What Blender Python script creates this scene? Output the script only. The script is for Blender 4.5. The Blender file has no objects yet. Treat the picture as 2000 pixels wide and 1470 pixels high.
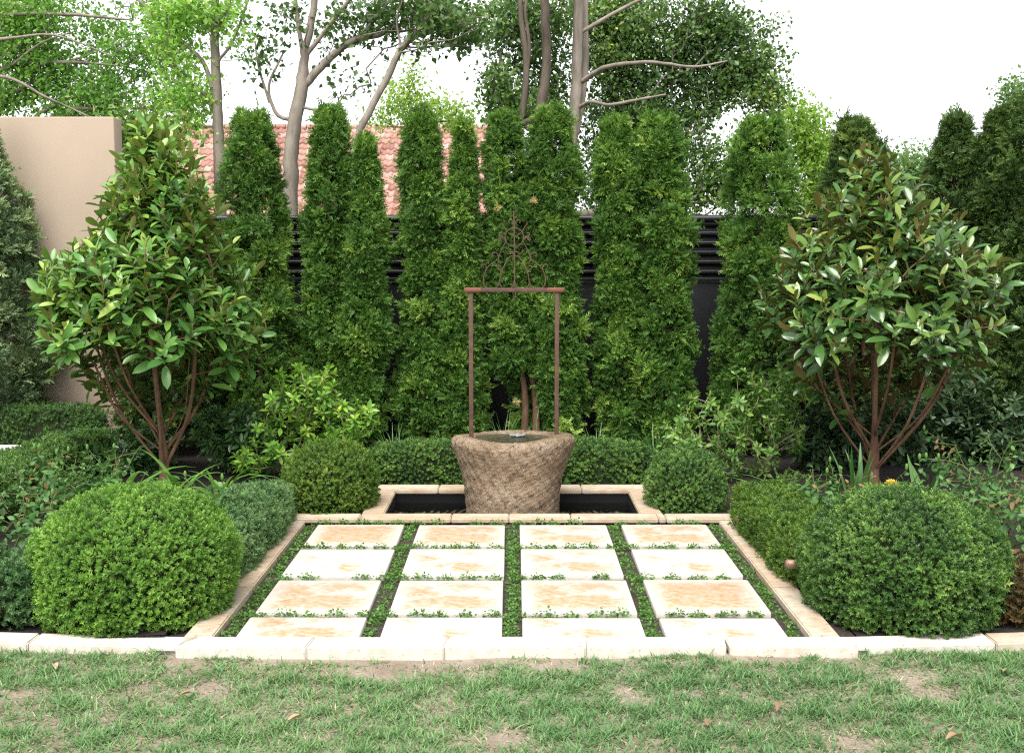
import bpy, math, random
import numpy as np

rng = np.random.default_rng(11)
random.seed(5)
SC = bpy.context.scene
COL = SC.collection
PI = math.pi

# ------------------------------------------------------------------ camera
F, H, TH = 2274.0, 1.517, math.atan(225 / 2274)
FW = np.array([0, math.cos(TH), -math.sin(TH)])
UP = np.array([0, math.sin(TH), math.cos(TH)])
RT = np.array([1.0, 0, 0])
CAM = np.array([0, 0, H])


def P(px, py, Y):
    """point at photo pixel (2000 x 1470) and distance Y in front of the camera"""
    d = FW + RT * ((px - 1000) / F) + UP * ((735 - py) / F)
    return CAM + d * (Y / d[1])


def G(px, py, z=0.0):
    """point on the horizontal plane z seen at that pixel"""
    d = FW + RT * ((px - 1000) / F) + UP * ((735 - py) / F)
    return CAM + d * ((z - H) / d[2])


cd = bpy.data.cameras.new('camera')
cam = bpy.data.objects.new('camera', cd)
COL.objects.link(cam)
cam.location = CAM
cam.rotation_euler = (PI / 2 - TH, 0, 0)
cd.sensor_width = 36
cd.lens = 36 * F / 2000
cd.clip_end = 1000
SC.camera = cam


# ------------------------------------------------------------------ helpers
def norm(a):
    a = np.asarray(a, float)
    return a / np.maximum(np.linalg.norm(a, axis=-1, keepdims=True), 1e-9)


def nz(p, freq, seed, octs=3):
    """smooth noise, about -1..1"""
    r = np.random.default_rng(seed)
    p = np.asarray(p, float)
    out = np.zeros(p.shape[:-1])
    amp, tot = 1.0, 0.0
    for o in range(octs):
        s = 0
        for k in range(5):
            w = norm(r.normal(size=3)) * freq * (0.7 + 0.6 * r.random())
            s = s + np.sin(p @ w + r.random() * 6.28)
        out += amp * s / 2.6
        tot += amp
        amp *= 0.5
        freq *= 2.1
    return out / tot


class MB:
    def __init__(s):
        s.v, s.f, s.r, s.m, s.n = [], [], [], [], 0

    def add(s, v, f, rnd=0.5, mat=0):
        v = np.asarray(v, float).reshape(-1, 3)
        f = np.asarray(f, int)
        s.v.append(v)
        s.f.append(f + s.n)
        s.r.append(np.broadcast_to(np.asarray(rnd, float), (len(v),)))
        s.m.append(np.full(len(f), mat))
        s.n += len(v)

    def build(s, name, mats, parent=None, smooth=False, smooth_mats=()):
        me = bpy.data.meshes.new(name)
        V = np.concatenate(s.v)
        me.vertices.add(len(V))
        me.vertices.foreach_set('co', V.astype(np.float32).ravel())
        loops = np.concatenate([f.ravel() for f in s.f])
        cnt = np.concatenate([np.full(len(f), f.shape[1]) for f in s.f])
        me.loops.add(len(loops))
        me.loops.foreach_set('vertex_index', loops.astype(np.int32))
        me.polygons.add(len(cnt))
        st = np.concatenate([[0], np.cumsum(cnt)[:-1]])
        me.polygons.foreach_set('loop_start', st.astype(np.int32))
        me.polygons.foreach_set('loop_total', cnt.astype(np.int32))
        mi = np.concatenate(s.m)
        me.polygons.foreach_set('material_index', mi.astype(np.int32))
        if smooth:
            me.polygons.foreach_set('use_smooth', np.ones(len(cnt), bool))
        elif smooth_mats:
            me.polygons.foreach_set('use_smooth', np.isin(mi, smooth_mats))
        a = me.attributes.new('rnd', 'FLOAT', 'POINT')
        a.data.foreach_set('value', np.concatenate(s.r).astype(np.float32))
        for m in (mats if isinstance(mats, (list, tuple)) else [mats]):
            me.materials.append(m)
        me.update(calc_edges=True)
        me.validate()
        o = bpy.data.objects.new(name, me)
        COL.objects.link(o)
        if parent:
            o.parent = parent
        return o


def tag(o, label=None, cat=None, group=None, kind=None):
    if label: o['label'] = label
    if cat: o['category'] = cat
    if group: o['group'] = group
    if kind: o['kind'] = kind
    return o


def empty(name, loc, label, cat, group=None):
    o = bpy.data.objects.new(name, None)
    COL.objects.link(o)
    o.empty_display_size = 0.1
    return tag(o, label, cat, group)   # parts keep world coordinates


def rebase(root, loc):
    """move the Empty to the base of its thing, parts stay where they are"""
    loc = np.asarray(loc, float)
    root.location = loc
    for c in root.children:
        me = c.data
        n = len(me.vertices)
        a = np.empty(n * 3, np.float32)
        me.vertices.foreach_get('co', a)
        me.vertices.foreach_set('co', (a.reshape(-1, 3) - loc.astype(np.float32)).ravel())
        me.update()
        for g in c.children:
            me = g.data
            n = len(me.vertices)
            a = np.empty(n * 3, np.float32)
            me.vertices.foreach_get('co', a)
            me.vertices.foreach_set('co', (a.reshape(-1, 3) - loc.astype(np.float32)).ravel())
            me.update()
    return root


def frames(d, n):
    d = norm(d)
    x = norm(np.cross(d, n))
    n = np.cross(x, d)
    return np.stack([x, d, n], axis=-1)


def scatter(mb, tv, tf, pos, rot, scale, rnd, mat=0, tipgain=None):
    """copies of a template (k,3) with rotations (n,3,3)"""
    n, k = len(pos), len(tv)
    scale = np.asarray(scale, float)
    sv = tv[None] * (scale[:, None, None] if scale.ndim == 1 else scale[:, None, :])
    V = np.einsum('nij,nkj->nki', rot, sv) + pos[:, None, :]
    f = (tf[None] + (np.arange(n) * k)[:, None, None]).reshape(-1, tf.shape[1])
    r = np.repeat(rnd[:, None], k, 1)
    if tipgain is not None:
        r = r + tipgain[None]
    mb.add(V.reshape(-1, 3), f, np.clip(r, 0, 1).ravel(), mat)


def leaf_template(rows, w, fold=0.25, curl=0.2, blunt=0.6, rnd=.75):
    """leaf along +Y, upper side +Z, length 1"""
    v, f = [], []
    for i in range(rows + 1):
        t = i / rows
        hw = w * math.sin(PI * min(1, max(0, t ** blunt))) ** rnd if 0 < i < rows else w * 0.04
        z = -curl * t * t
        v += [(-hw, t, z + fold * hw), (0, t, z), (hw, t, z + fold * hw)]
    for i in range(rows):
        a = 3 * i
        f += [(a, a + 1, a + 4, a + 3), (a + 1, a + 2, a + 5, a + 4)]
    return np.array(v, float), np.array(f)


def rhomb(w=0.25, fold=0.1, curl=0.1):
    """small leaf of two triangles"""
    v = np.array([(0, 0, 0), (-w, 0.45, fold * w), (0, 1, -curl), (w, 0.45, fold * w)], float)
    return v, np.array([(0, 2, 1), (0, 3, 2)])


def cubegrid(n):
    """unit cube surface as n x n quads a side"""
    V, Fc, o = [], [], 0
    g = np.linspace(-1, 1, n + 1)
    A, B = np.meshgrid(g, g, indexing='ij')
    idx = np.arange((n + 1) ** 2).reshape(n + 1, n + 1)
    q = np.stack([idx[:-1, :-1], idx[1:, :-1], idx[1:, 1:], idx[:-1, 1:]], -1).reshape(-1, 4)
    for ax in range(3):
        for s in (-1, 1):
            p = np.zeros(A.shape + (3,))
            p[..., ax] = s
            p[..., (ax + 1) % 3] = A * s
            p[..., (ax + 2) % 3] = B
            V.append(p.reshape(-1, 3))
            Fc.append(q + o)
            o += (n + 1) ** 2
    return np.concatenate(V), np.concatenate(Fc)


CG = cubegrid(20)


def rounded(center, half, p=4, lump=0.05, freq=6, seed=1, rotz=0):
    V, Fc = CG
    d = V / (np.abs(V) ** p).sum(1, keepdims=True) ** (1 / p)
    half = np.asarray(half, float)
    q = d * half
    q = q + norm(d) * (lump * nz(q, freq, seed))[:, None]
    c, s = math.cos(rotz), math.sin(rotz)
    q = np.stack([q[:, 0] * c - q[:, 1] * s, q[:, 0] * s + q[:, 1] * c, q[:, 2]], 1)
    return q + np.asarray(center), Fc


def facen(V, Fc):
    n = np.cross(V[Fc[:, 2]] - V[Fc[:, 0]], V[Fc[:, 3]] - V[Fc[:, 1]])
    return norm(n), np.linalg.norm(n, axis=1) / 2


def sample(V, Fc, n, center, r=None):
    r = r or rng
    fn, ar = facen(V, Fc)
    cen = V[Fc].mean(1)
    flip = ((cen - center) * fn).sum(1) < 0
    fn[flip] *= -1
    i = r.choice(len(Fc), n, p=ar / ar.sum())
    a, b = r.random((2, n, 1))
    q = V[Fc[i]]
    p = (q[:, 0] * (1 - a) + q[:, 1] * a) * (1 - b) + (q[:, 3] * (1 - a) + q[:, 2] * a) * b
    return p, fn[i]


def tube(mb, pts, rad, sides=6, rnd=0.5, mat=0, cap=True):
    pts = np.asarray(pts, float)
    n = len(pts)
    rad = np.broadcast_to(np.asarray(rad, float), (n,))
    t = norm(np.gradient(pts, axis=0))
    ref = np.array([0.31, 0.17, 0.93]) if abs(t[0, 2]) < 0.8 else np.array([1, 0.1, 0.0])
    x = norm(np.cross(t[0], ref))
    V = []
    ang = np.arange(sides) * 2 * PI / sides
    for i in range(n):
        x = norm(x - t[i] * (x @ t[i]))
        y = np.cross(t[i], x)
        V.append(pts[i] + rad[i] * (np.cos(ang)[:, None] * x + np.sin(ang)[:, None] * y))
    V = np.concatenate(V)
    k = np.arange(sides)
    f = []
    for i in range(n - 1):
        a = i * sides
        f.append(np.stack([a + k, a + (k + 1) % sides, a + sides + (k + 1) % sides, a + sides + k], 1))
    mb.add(V, np.concatenate(f), rnd, mat)
    if cap:
        for c0 in (0, (n - 1) * sides):
            mb.add(V[c0:c0 + sides], np.array([list(range(sides))]), rnd, mat)


def ribbons(mb, base, az, L, w, b0, b1, seg=4, rnd=None, fold=0.0, taper=0.8, mat=0, twist=0.0):
    """grass blades and strap leaves, bending from angle b0 to b1 off vertical"""
    n = len(base)
    t = np.linspace(0, 1, seg + 1)
    th = b0[:, None] + (b1 - b0)[:, None] * t[None] ** 1.2
    st = np.stack([np.sin(th) * np.cos(az)[:, None], np.sin(th) * np.sin(az)[:, None], np.cos(th)], -1)
    mid = (st[:, 1:] + st[:, :-1]) / 2 * (L / seg)[:, None, None]
    c = np.concatenate([np.zeros((n, 1, 3)), np.cumsum(mid, 1)], 1) + base[:, None]
    sd = np.stack([-np.sin(az), np.cos(az), np.zeros(n)], -1)
    if twist:
        tw = rng.normal(0, twist, n)
        sd = norm(sd * np.cos(tw)[:, None] + np.stack([np.cos(az), np.sin(az), np.zeros(n)], -1) * np.sin(tw)[:, None])
    prof = (1 - t ** 2.2 * taper) * np.minimum(1, 0.55 + t * 1.6)
    prof[-1] = 0.06
    hw = (w / 2)[:, None] * prof[None]
    nrm = np.cross(np.broadcast_to(sd[:, None], st.shape), st)
    Lf = c - sd[:, None] * hw[..., None] + nrm * (fold * hw)[..., None]
    R = c + sd[:, None] * hw[..., None] + nrm * (fold * hw)[..., None]
    if fold:
        V = np.stack([Lf, c, R], 2).reshape(-1, 3)
        k = 3
    else:
        V = np.stack([Lf, R], 2).reshape(-1, 3)
        k = 2
    base_i = (np.arange(n) * (seg + 1) * k)[:, None, None]
    f = []
    for i in range(seg):
        for j in range(k - 1):
            a = i * k + j
            f.append((a, a + 1, a + k + 1, a + k))
    f = (np.array(f)[None] + base_i).reshape(-1, 4)
    r = np.repeat(rnd if rnd is not None else rng.random(n), (seg + 1) * k)
    mb.add(V, f, r, mat)


def box(mb, lo, hi, bev=0.0, rnd=0.5, mat=0, jit=0.0):
    """box with chamfered edges (8 faces of corners + 12 chamfers by a rounded cube grid)"""
    lo, hi = np.asarray(lo, float), np.asarray(hi, float)
    c, h = (lo + hi) / 2, (hi - lo) / 2
    b = min(bev, h.min() * 0.9)
    k = [-1, 1]
    if b <= 0:
        v = np.array([c + h * (x, y, z) for x in k for y in k for z in k])
        f = [(0, 1, 3, 2), (4, 6, 7, 5), (0, 4, 5, 1), (2, 3, 7, 6), (0, 2, 6, 4), (1, 5, 7, 3)]
        mb.add(v, f, rnd, mat)
        return
    # grid per axis: -h, -h+b*.3, -h+b, (subdiv), h-b, ...
    def axis(hh):
        nseg = max(1, int(hh * 2 / 0.04)) if jit else 1
        inner = np.linspace(-hh + b, hh - b, nseg + 1)
        return np.concatenate([[-hh, -hh + b * 0.3], inner, [hh - b * 0.3, hh]])
    ax = [axis(x) for x in h]
    for a in range(3):
        u, w = (a + 1) % 3, (a + 2) % 3
        A, B = np.meshgrid(ax[u], ax[w], indexing='ij')
        nu, nw = A.shape
        idx = np.arange(nu * nw).reshape(nu, nw)
        q = np.stack([idx[:-1, :-1], idx[1:, :-1], idx[1:, 1:], idx[:-1, 1:]], -1).reshape(-1, 4)
        for s in (-1, 1):
            p = np.zeros((nu, nw, 3))
            p[..., a] = s * h[a]
            p[..., u] = A
            p[..., w] = B
            p = p.reshape(-1, 3)
            core = np.clip(p, -(h - b), h - b)
            d = p - core
            p = core + norm(d) * b
            if jit:
                pw = p + c
                p = p + norm(d) * (jit * nz(pw, 28, 3))[:, None]
            mb.add(p + c, q if s > 0 else q[:, ::-1], rnd, mat)


# ------------------------------------------------------------------ materials
def newmat(name):
    m = bpy.data.materials.new(name)
    m.use_nodes = True
    nt = m.node_tree
    nt.nodes.clear()
    out = nt.nodes.new('ShaderNodeOutputMaterial')
    b = nt.nodes.new('ShaderNodeBsdfPrincipled')
    nt.links.new(b.outputs[0], out.inputs[0])
    return m, nt, b, out


def ramp(nt, src, stops):
    r = nt.nodes.new('ShaderNodeValToRGB')
    e = r.color_ramp.elements
    while len(e) < len(stops):
        e.new(0.5)
    for el, (p, c) in zip(e, stops):
        el.position = p
        el.color = (*c, 1)
    nt.links.new(src, r.inputs[0])
    return r.outputs[0]


def noise(nt, scale, detail=4, rough=0.6, coord='Object', stretch=None, dist=0.0):
    tc = nt.nodes.new('ShaderNodeTexCoord')
    n = nt.nodes.new('ShaderNodeTexNoise')
    n.inputs['Scale'].default_value = scale
    n.inputs['Detail'].default_value = detail
    n.inputs['Roughness'].default_value = rough
    n.inputs['Distortion'].default_value = dist
    src = tc.outputs[coord]
    if coord == 'World':
        pass
    if stretch:
        mp = nt.nodes.new('ShaderNodeMapping')
        mp.inputs['Scale'].default_value = stretch
        nt.links.new(src, mp.inputs[0])
        src = mp.outputs[0]
    nt.links.new(src, n.inputs['Vector'])
    return n.outputs['Fac']


def bump(nt, b, h, strength, dist=0.01, prev=None):
    n = nt.nodes.new('ShaderNodeBump')
    n.inputs['Strength'].default_value = strength
    n.inputs['Distance'].default_value = dist
    nt.links.new(h, n.inputs['Height'])
    if prev is not None:
        nt.links.new(prev, n.inputs['Normal'])
    nt.links.new(n.outputs[0], b.inputs['Normal'])
    return n.outputs[0]


def mix(nt, fac, a, b, mode='MIX'):
    m = nt.nodes.new('ShaderNodeMix')
    m.data_type = 'RGBA'
    m.blend_type = mode
    for sock, v in ((m.inputs[0], fac), (m.inputs[6], a), (m.inputs[7], b)):
        if hasattr(v, 'is_linked'):
            nt.links.new(v, sock)
        elif isinstance(v, (int, float)):
            sock.default_value = v
        else:
            sock.default_value = (*v, 1)
    return m.outputs[2]


def leafmat(name, stops, rough=0.5, spec=0.3, trans=0.25, back=None, tcol=1.5):
    m, nt, b, out = newmat(name)
    a = nt.nodes.new('ShaderNodeAttribute')
    a.attribute_name = 'rnd'
    c = ramp(nt, a.outputs['Fac'], stops)
    col = c
    if back:
        g = nt.nodes.new('ShaderNodeNewGeometry')
        col = mix(nt, g.outputs['Backfacing'], c, ramp(nt, a.outputs['Fac'], back))
    nt.links.new(col, b.inputs['Base Color'])
    b.inputs['Roughness'].default_value = rough
    b.inputs['Specular IOR Level'].default_value = spec
    if trans:
        t = nt.nodes.new('ShaderNodeBsdfTranslucent')
        tc = mix(nt, 1.0, c, (tcol, tcol * 1.05, tcol * 0.6), 'MULTIPLY')
        nt.links.new(tc, t.inputs[0])
        ms = nt.nodes.new('ShaderNodeMixShader')
        ms.inputs[0].default_value = trans
        nt.links.new(b.outputs[0], ms.inputs[1])
        nt.links.new(t.outputs[0], ms.inputs[2])
        nt.links.new(ms.outputs[0], out.inputs[0])
    return m


def barkmat(name, c1, c2, rough=0.85, scale=9, stretch=(1, 1, 0.25)):
    m, nt, b, out = newmat(name)
    n = noise(nt, scale, 6, 0.65, stretch=stretch)
    nt.links.new(ramp(nt, n, [(.34, c1), (.62, c2)]), b.inputs['Base Color'])
    b.inputs['Roughness'].default_value = rough
    b.inputs['Specular IOR Level'].default_value = 0.2
    bump(nt, b, noise(nt, scale * 5, 4, 0.7, stretch=stretch), 0.5, 0.01)
    return m


M = {}
M['thuja'] = leafmat('thuja_green', [(0, (0.039, 0.089, 0.021)), (.45, (0.077, 0.174, 0.029)), (.8, (0.152, 0.280, 0.045)), (1, (0.272, 0.394, 0.077))], .55, .25, .25)
M['thuja_dark'] = leafmat('thuja_dark_green', [(0, (0.028, 0.061, 0.015)), (.5, (0.052, 0.105, 0.023)), (1, (0.130, 0.201, 0.038))], .55, .25, .2)
M['cypress'] = leafmat('cypress_grey_green', [(0, (0.072, 0.126, 0.061)), (.5, (0.149, 0.231, 0.105)), (1, (0.332, 0.419, 0.183))], .6, .2, .15)
M['deadspray'] = leafmat('dead_spray', [(0, (.40, .30, .13)), (1, (.62, .50, .26))], .8, .1, .2)
M['box'] = leafmat('box_leaf', [(0, (0.036, 0.088, 0.020)), (.4, (0.088, 0.201, 0.029)), (.75, (0.183, 0.342, 0.054)), (1, (0.329, 0.505, 0.097))], .42, .35, .25)
M['box_dark'] = leafmat('box_leaf_dark', [(0, (0.024, 0.059, 0.015)), (.5, (0.057, 0.133, 0.028)), (.85, (0.132, 0.251, 0.048)), (1, (0.244, 0.361, 0.087))], .4, .4, .2)
M['box_blue'] = leafmat('box_leaf_bluish', [(0, (.030, .075, .024)), (.5, (.075, .165, .055)), (1, (.19, .30, .12))], .45, .3, .2)
M['box_yellow'] = leafmat('box_leaf_mixed', [(0, (0.031, 0.078, 0.010)), (.45, (0.072, 0.150, 0.018)), (.8, (0.156, 0.247, 0.034)), (1, (0.312, 0.351, 0.091))], .42, .35, .22)
M['box_brown'] = leafmat('box_leaf_browned', [(0, (.030, .026, .010)), (.5, (.085, .060, .022)), (1, (.16, .10, .04))], .6, .2, .1)
M['darkcore'] = barkmat('dark_core', (.010, .020, .005), (.025, .036, .012), .9, 20, (1, 1, 1))  # solid core of clipped box, coloured dark for the shade between leaves
RUST = [(0, (.085, .060, .020)), (.5, (.135, .105, .032)), (1, (.18, .16, .05))]
OLIVE = [(0, (.075, .085, .022)), (.5, (.125, .135, .032)), (1, (.19, .20, .05))]
M['magnolia'] = leafmat('magnolia_leaf', [(0, (0.043, 0.132, 0.033)), (.5, (0.102, 0.239, 0.047)), (.85, (0.189, 0.353, 0.067)), (1, (0.330, 0.450, 0.089))], 0.28, 0.5, 0.2, OLIVE)
M['magnolia_dark'] = leafmat('magnolia_leaf_dark', [(0, (0.030, 0.080, 0.020)), (.5, (0.060, 0.145, 0.033)), (.9, (0.130, 0.229, 0.044)), (1, (0.241, 0.304, 0.059))], .2, .6, .12, RUST)
M['magbark'] = barkmat('magnolia_bark', (.10, .055, .032), (.22, .125, .078), .8, 14)
M['greybark'] = barkmat('grey_bark', (.125, .105, .085), (.30, .26, .215), .9, 6)
M['darkbark'] = barkmat('brown_bark', (.055, .044, .034), (.15, .122, .095), .9, 6)
M['thujabark'] = barkmat('thuja_bark', (.09, .05, .03), (.2, .12, .075), .9, 12)
M['tree_light'] = leafmat('light_tree_leaf', [(0, (0.085, 0.190, 0.049)), (.5, (0.188, 0.363, 0.076)), (1, (0.413, 0.594, 0.162))], .5, .25, .45, tcol=1.7)
M['tree_mid'] = leafmat('mid_tree_leaf', [(0, (0.035, 0.080, 0.024)), (.5, (0.077, 0.153, 0.040)), (1, (0.182, 0.279, 0.092))], .45, .3, .35, tcol=1.5)
M['tree_dark'] = leafmat('dark_tree_leaf', [(0, (0.047, 0.098, 0.033)), (.5, (0.107, 0.204, 0.049)), (.85, (0.238, 0.364, 0.083)), (1, (0.595, 0.556, 0.138))], .38, .4, .25, tcol=1.5)
M['tree_lime'] = leafmat('lime_tree_leaf', [(0, (0.138, 0.252, 0.045)), (.5, (0.253, 0.399, 0.075)), (1, (0.437, 0.546, 0.165))], .5, .2, .5, tcol=1.5)
M['tree_pale'] = leafmat('pale_tree_leaf', [(0, (.10, .19, .07)), (.5, (.17, .29, .11)), (1, (.28, .40, .18))], .5, .2, .4, tcol=1.3)
M['rhodo'] = leafmat('rhododendron_leaf', [(0, (0.058, 0.156, 0.021)), (.5, (0.130, 0.286, 0.034)), (.9, (0.247, 0.416, 0.052)), (1, (0.390, 0.494, 0.065))], .4, .35, .25)
M['azalea'] = leafmat('azalea_leaf', [(0, (0.054, 0.132, 0.026)), (.5, (0.109, 0.235, 0.043)), (1, (0.235, 0.367, 0.076))], .4, .35, .22)
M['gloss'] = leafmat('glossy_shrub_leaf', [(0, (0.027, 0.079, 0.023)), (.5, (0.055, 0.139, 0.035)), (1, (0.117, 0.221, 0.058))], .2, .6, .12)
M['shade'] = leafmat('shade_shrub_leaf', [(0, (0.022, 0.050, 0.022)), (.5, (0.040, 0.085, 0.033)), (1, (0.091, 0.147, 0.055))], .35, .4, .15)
M['rose'] = leafmat('rose_leaf', [(0, (.045, .12, .032)), (.55, (.09, .21, .055)), (.90, (.16, .29, .075)), (.94, (.24, .15, .07)), (1, (.30, .16, .08))], .45, .35, .25)
M['stem'] = barkmat('green_stem', (.07, .10, .03), (.14, .15, .06), .6, 20)
M['palestem'] = barkmat('pale_stem', (.20, .15, .11), (.38, .31, .24), .8, 20)
M['strap'] = leafmat('strap_leaf', [(0, (0.060, 0.168, 0.030)), (.5, (0.108, 0.264, 0.048)), (1, (0.192, 0.372, 0.084))], .35, .4, .3)
M['liriope'] = leafmat('grassy_clump_leaf', [(0, (.03, .09, .02)), (.6, (.06, .16, .035)), (1, (.14, .24, .07))], .4, .4, .2)
M['cover'] = leafmat('ground_cover_leaf', [(0, (0.048, 0.119, 0.028)), (.5, (0.093, 0.212, 0.041)), (1, (0.185, 0.331, 0.083))], .45, .3, .3)
M['grass'] = leafmat('grass_blade', [(0, (0.079, 0.172, 0.060)), (.35, (0.129, 0.251, 0.091)), (.66, (0.218, 0.336, 0.134)), (.72, (.34, .30, .18)), (1, (.56, .50, .36))], .5, .35, .25)
M['petal'] = leafmat('yellow_petal', [(0, (.78, .46, .03)), (.5, (.85, .62, .07)), (1, (.88, .74, .32))], .5, .2, .3, tcol=1.0)
M['deadleaf'] = leafmat('dry_leaf', [(0, (.22, .13, .07)), (.5, (.36, .24, .15)), (1, (.5, .38, .27))], .7, .2, .1)


def stonemat(name, base, light, stain, amount, bumpy=0.12, edge=False):
    m, nt, b, out = newmat(name)
    a = nt.nodes.new('ShaderNodeAttribute')
    a.attribute_name = 'rnd'
    fine = noise(nt, 26, 6, 0.7, stretch=(0.8, 1.6, 1))
    c = ramp(nt, fine, [(.32, base), (.62, light)])
    big = noise(nt, 3.4, 6, 0.66, stretch=(1, 1.15, 1), dist=0.2)
    md = nt.nodes.new('ShaderNodeMath')          # patchy stains, each stone with its own amount
    md.operation = 'ADD'
    nt.links.new(big, md.inputs[0])
    nt.links.new(a.outputs['Fac'], md.inputs[1])
    st = ramp(nt, md.outputs[0], [(.88, (0, 0, 0)), (1.06, (amount,) * 3)])
    streak = ramp(nt, noise(nt, 24, 8, 0.8, stretch=(0.8, 1.25, 1), dist=0.2), [(.36, (.35,) * 3), (.60, (1, 1, 1))])
    if edge:
        tc = nt.nodes.new('ShaderNodeTexCoord')
        sx = nt.nodes.new('ShaderNodeSeparateXYZ')
        nt.links.new(tc.outputs['Object'], sx.inputs[0])
        ab = []
        for ax in (0, 1):
            a1 = nt.nodes.new('ShaderNodeMath'); a1.operation = 'ABSOLUTE'
            nt.links.new(sx.outputs[ax], a1.inputs[0]); ab.append(a1.outputs[0])
        mx = nt.nodes.new('ShaderNodeMath'); mx.operation = 'MAXIMUM'
        nt.links.new(ab[0], mx.inputs[0]); nt.links.new(ab[1], mx.inputs[1])
        wob = nt.nodes.new('ShaderNodeMath'); wob.operation = 'MULTIPLY_ADD'
        nt.links.new(noise(nt, 9, 5, .65), wob.inputs[0]); wob.inputs[1].default_value = .16
        nt.links.new(mx.outputs[0], wob.inputs[2])
        st = mix(nt, 1.0, st, ramp(nt, wob.outputs[0], [(.235, (1, 1, 1)), (.325, (.12,) * 3)]), 'MULTIPLY')
    c = mix(nt, mix(nt, 1.0, st, streak, 'MULTIPLY'), c, stain)
    pits = ramp(nt, noise(nt, 60, 3, 0.6, stretch=(0.6, 1.6, 1)), [(.30, (.62, .56, .48)), (.37, (1, 1, 1))])
    c = mix(nt, 1.0, c, pits, 'MULTIPLY')
    nt.links.new(c, b.inputs['Base Color'])
    b.inputs['Roughness'].default_value = .75
    b.inputs['Specular IOR Level'].default_value = .25
    bump(nt, b, noise(nt, 45, 6, 0.7, stretch=(0.6, 1.8, 1)), bumpy, 0.01)
    return m


M['paver'] = stonemat('travertine', (.46, .42, .36), (.57, .55, .505), (.37, .22, .10), 1.0, edge=True)
M['coping'] = stonemat('travertine_coping', (.40, .33, .24), (.52, .46, .37), (.34, .21, .11), .6)
M['kerb'] = stonemat('travertine_kerb', (.50, .46, .39), (.60, .57, .51), (.42, .28, .16), .5)

m, nt, b, _ = newmat('sandy_soil'); M['soil'] = m
n1 = noise(nt, 5, 6, .65)
c = ramp(nt, n1, [(.3, (.27, .20, .15)), (.55, (.41, .33, .26)), (.75, (.52, .44, .36))])
c = mix(nt, ramp(nt, noise(nt, 120, 3, .7), [(.35, (.35,) * 3), (.6, (0, 0, 0))]), c, (.12, .085, .055))
nt.links.new(c, b.inputs['Base Color']); b.inputs['Roughness'].default_value = .95
bump(nt, b, noise(nt, 70, 6, .75), .9, .02)
m, nt, b, _ = newmat('dark_mulch'); M['mulch'] = m
nt.links.new(ramp(nt, noise(nt, 45, 6, .75), [(.35, (.012, .009, .007)), (.7, (.055, .04, .032))]), b.inputs['Base Color'])
b.inputs['Roughness'].default_value = .95
bump(nt, b, noise(nt, 60, 6, .8), 1.0, .03)
m, nt, b, _ = newmat('joint_soil'); M['joint'] = m
nt.links.new(ramp(nt, noise(nt, 70, 6, .75), [(.35, (.03, .02, .016)), (.7, (.11, .08, .065))]), b.inputs['Base Color'])
b.inputs['Roughness'].default_value = .95
bump(nt, b, noise(nt, 90, 6, .8), 1.0, .02)
m, nt, b, _ = newmat('far_ground'); M['ground'] = m
nt.links.new(ramp(nt, noise(nt, .8, 6, .7), [(.35, (.03, .06, .02)), (.7, (.09, .10, .05))]), b.inputs['Base Color'])
b.inputs['Roughness'].default_value = 1
m, nt, b, _ = newmat('beige_render'); M['render'] = m
n1 = noise(nt, 1.1, 5, .6, stretch=(1.2, 1, .5))
c = ramp(nt, n1, [(.3, (.36, .285, .215)), (.7, (.42, .335, .255))])
nt.links.new(c, b.inputs['Base Color']); b.inputs['Roughness'].default_value = .9
bump(nt, b, noise(nt, 160, 3, .7), .25, .004)
m, nt, b, _ = newmat('black_metal'); M['fence'] = m
nt.links.new(ramp(nt, noise(nt, 4, 5, .7), [(.3, (.006, .0065, .008)), (.7, (.012, .0125, .015))]), b.inputs['Base Color'])
b.inputs['Roughness'].default_value = .42; b.inputs['Specular IOR Level'].default_value = .4
m, nt, b, _ = newmat('rusty_iron'); M['iron'] = m
nt.links.new(ramp(nt, noise(nt, 26, 6, .7), [(.3, (.060, .034, .027)), (.55, (.105, .055, .040)), (.75, (.16, .075, .045))]), b.inputs['Base Color'])
b.inputs['Roughness'].default_value = .75; b.inputs['Metallic'].default_value = .15
bump(nt, b, noise(nt, 120, 5, .7), .5, .004)
m, nt, b, _ = newmat('bright_rust'); M['rust'] = m
nt.links.new(ramp(nt, noise(nt, 22, 6, .7), [(.3, (.10, .040, .024)), (.7, (.19, .068, .036))]), b.inputs['Base Color'])
b.inputs['Roughness'].default_value = .8
m, nt, b, _ = newmat('pond_liner'); M['liner'] = m
b.inputs['Base Color'].default_value = (.004, .0045, .006, 1); b.inputs['Roughness'].default_value = .6
m, nt, b, _ = newmat('copper_lamp'); M['copper'] = m
nt.links.new(ramp(nt, noise(nt, 12, 4, .6), [(.3, (.20, .12, .08)), (.7, (.33, .21, .15))]), b.inputs['Base Color'])
b.inputs['Roughness'].default_value = .5; b.inputs['Metallic'].default_value = .3
m, nt, b, _ = newmat('pale_wall'); M['palewall'] = m
nt.links.new(ramp(nt, noise(nt, 8, 5, .6), [(.3, (.60, .50, .45)), (.7, (.70, .61, .56))]), b.inputs['Base Color'])
b.inputs['Roughness'].default_value = .85
m, nt, b, _ = newmat('white_coping'); M['whitecoping'] = m
nt.links.new(ramp(nt, noise(nt, 10, 5, .6), [(.3, (.68, .64, .60)), (.7, (.78, .75, .72))]), b.inputs['Base Color'])
b.inputs['Roughness'].default_value = .7

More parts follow.
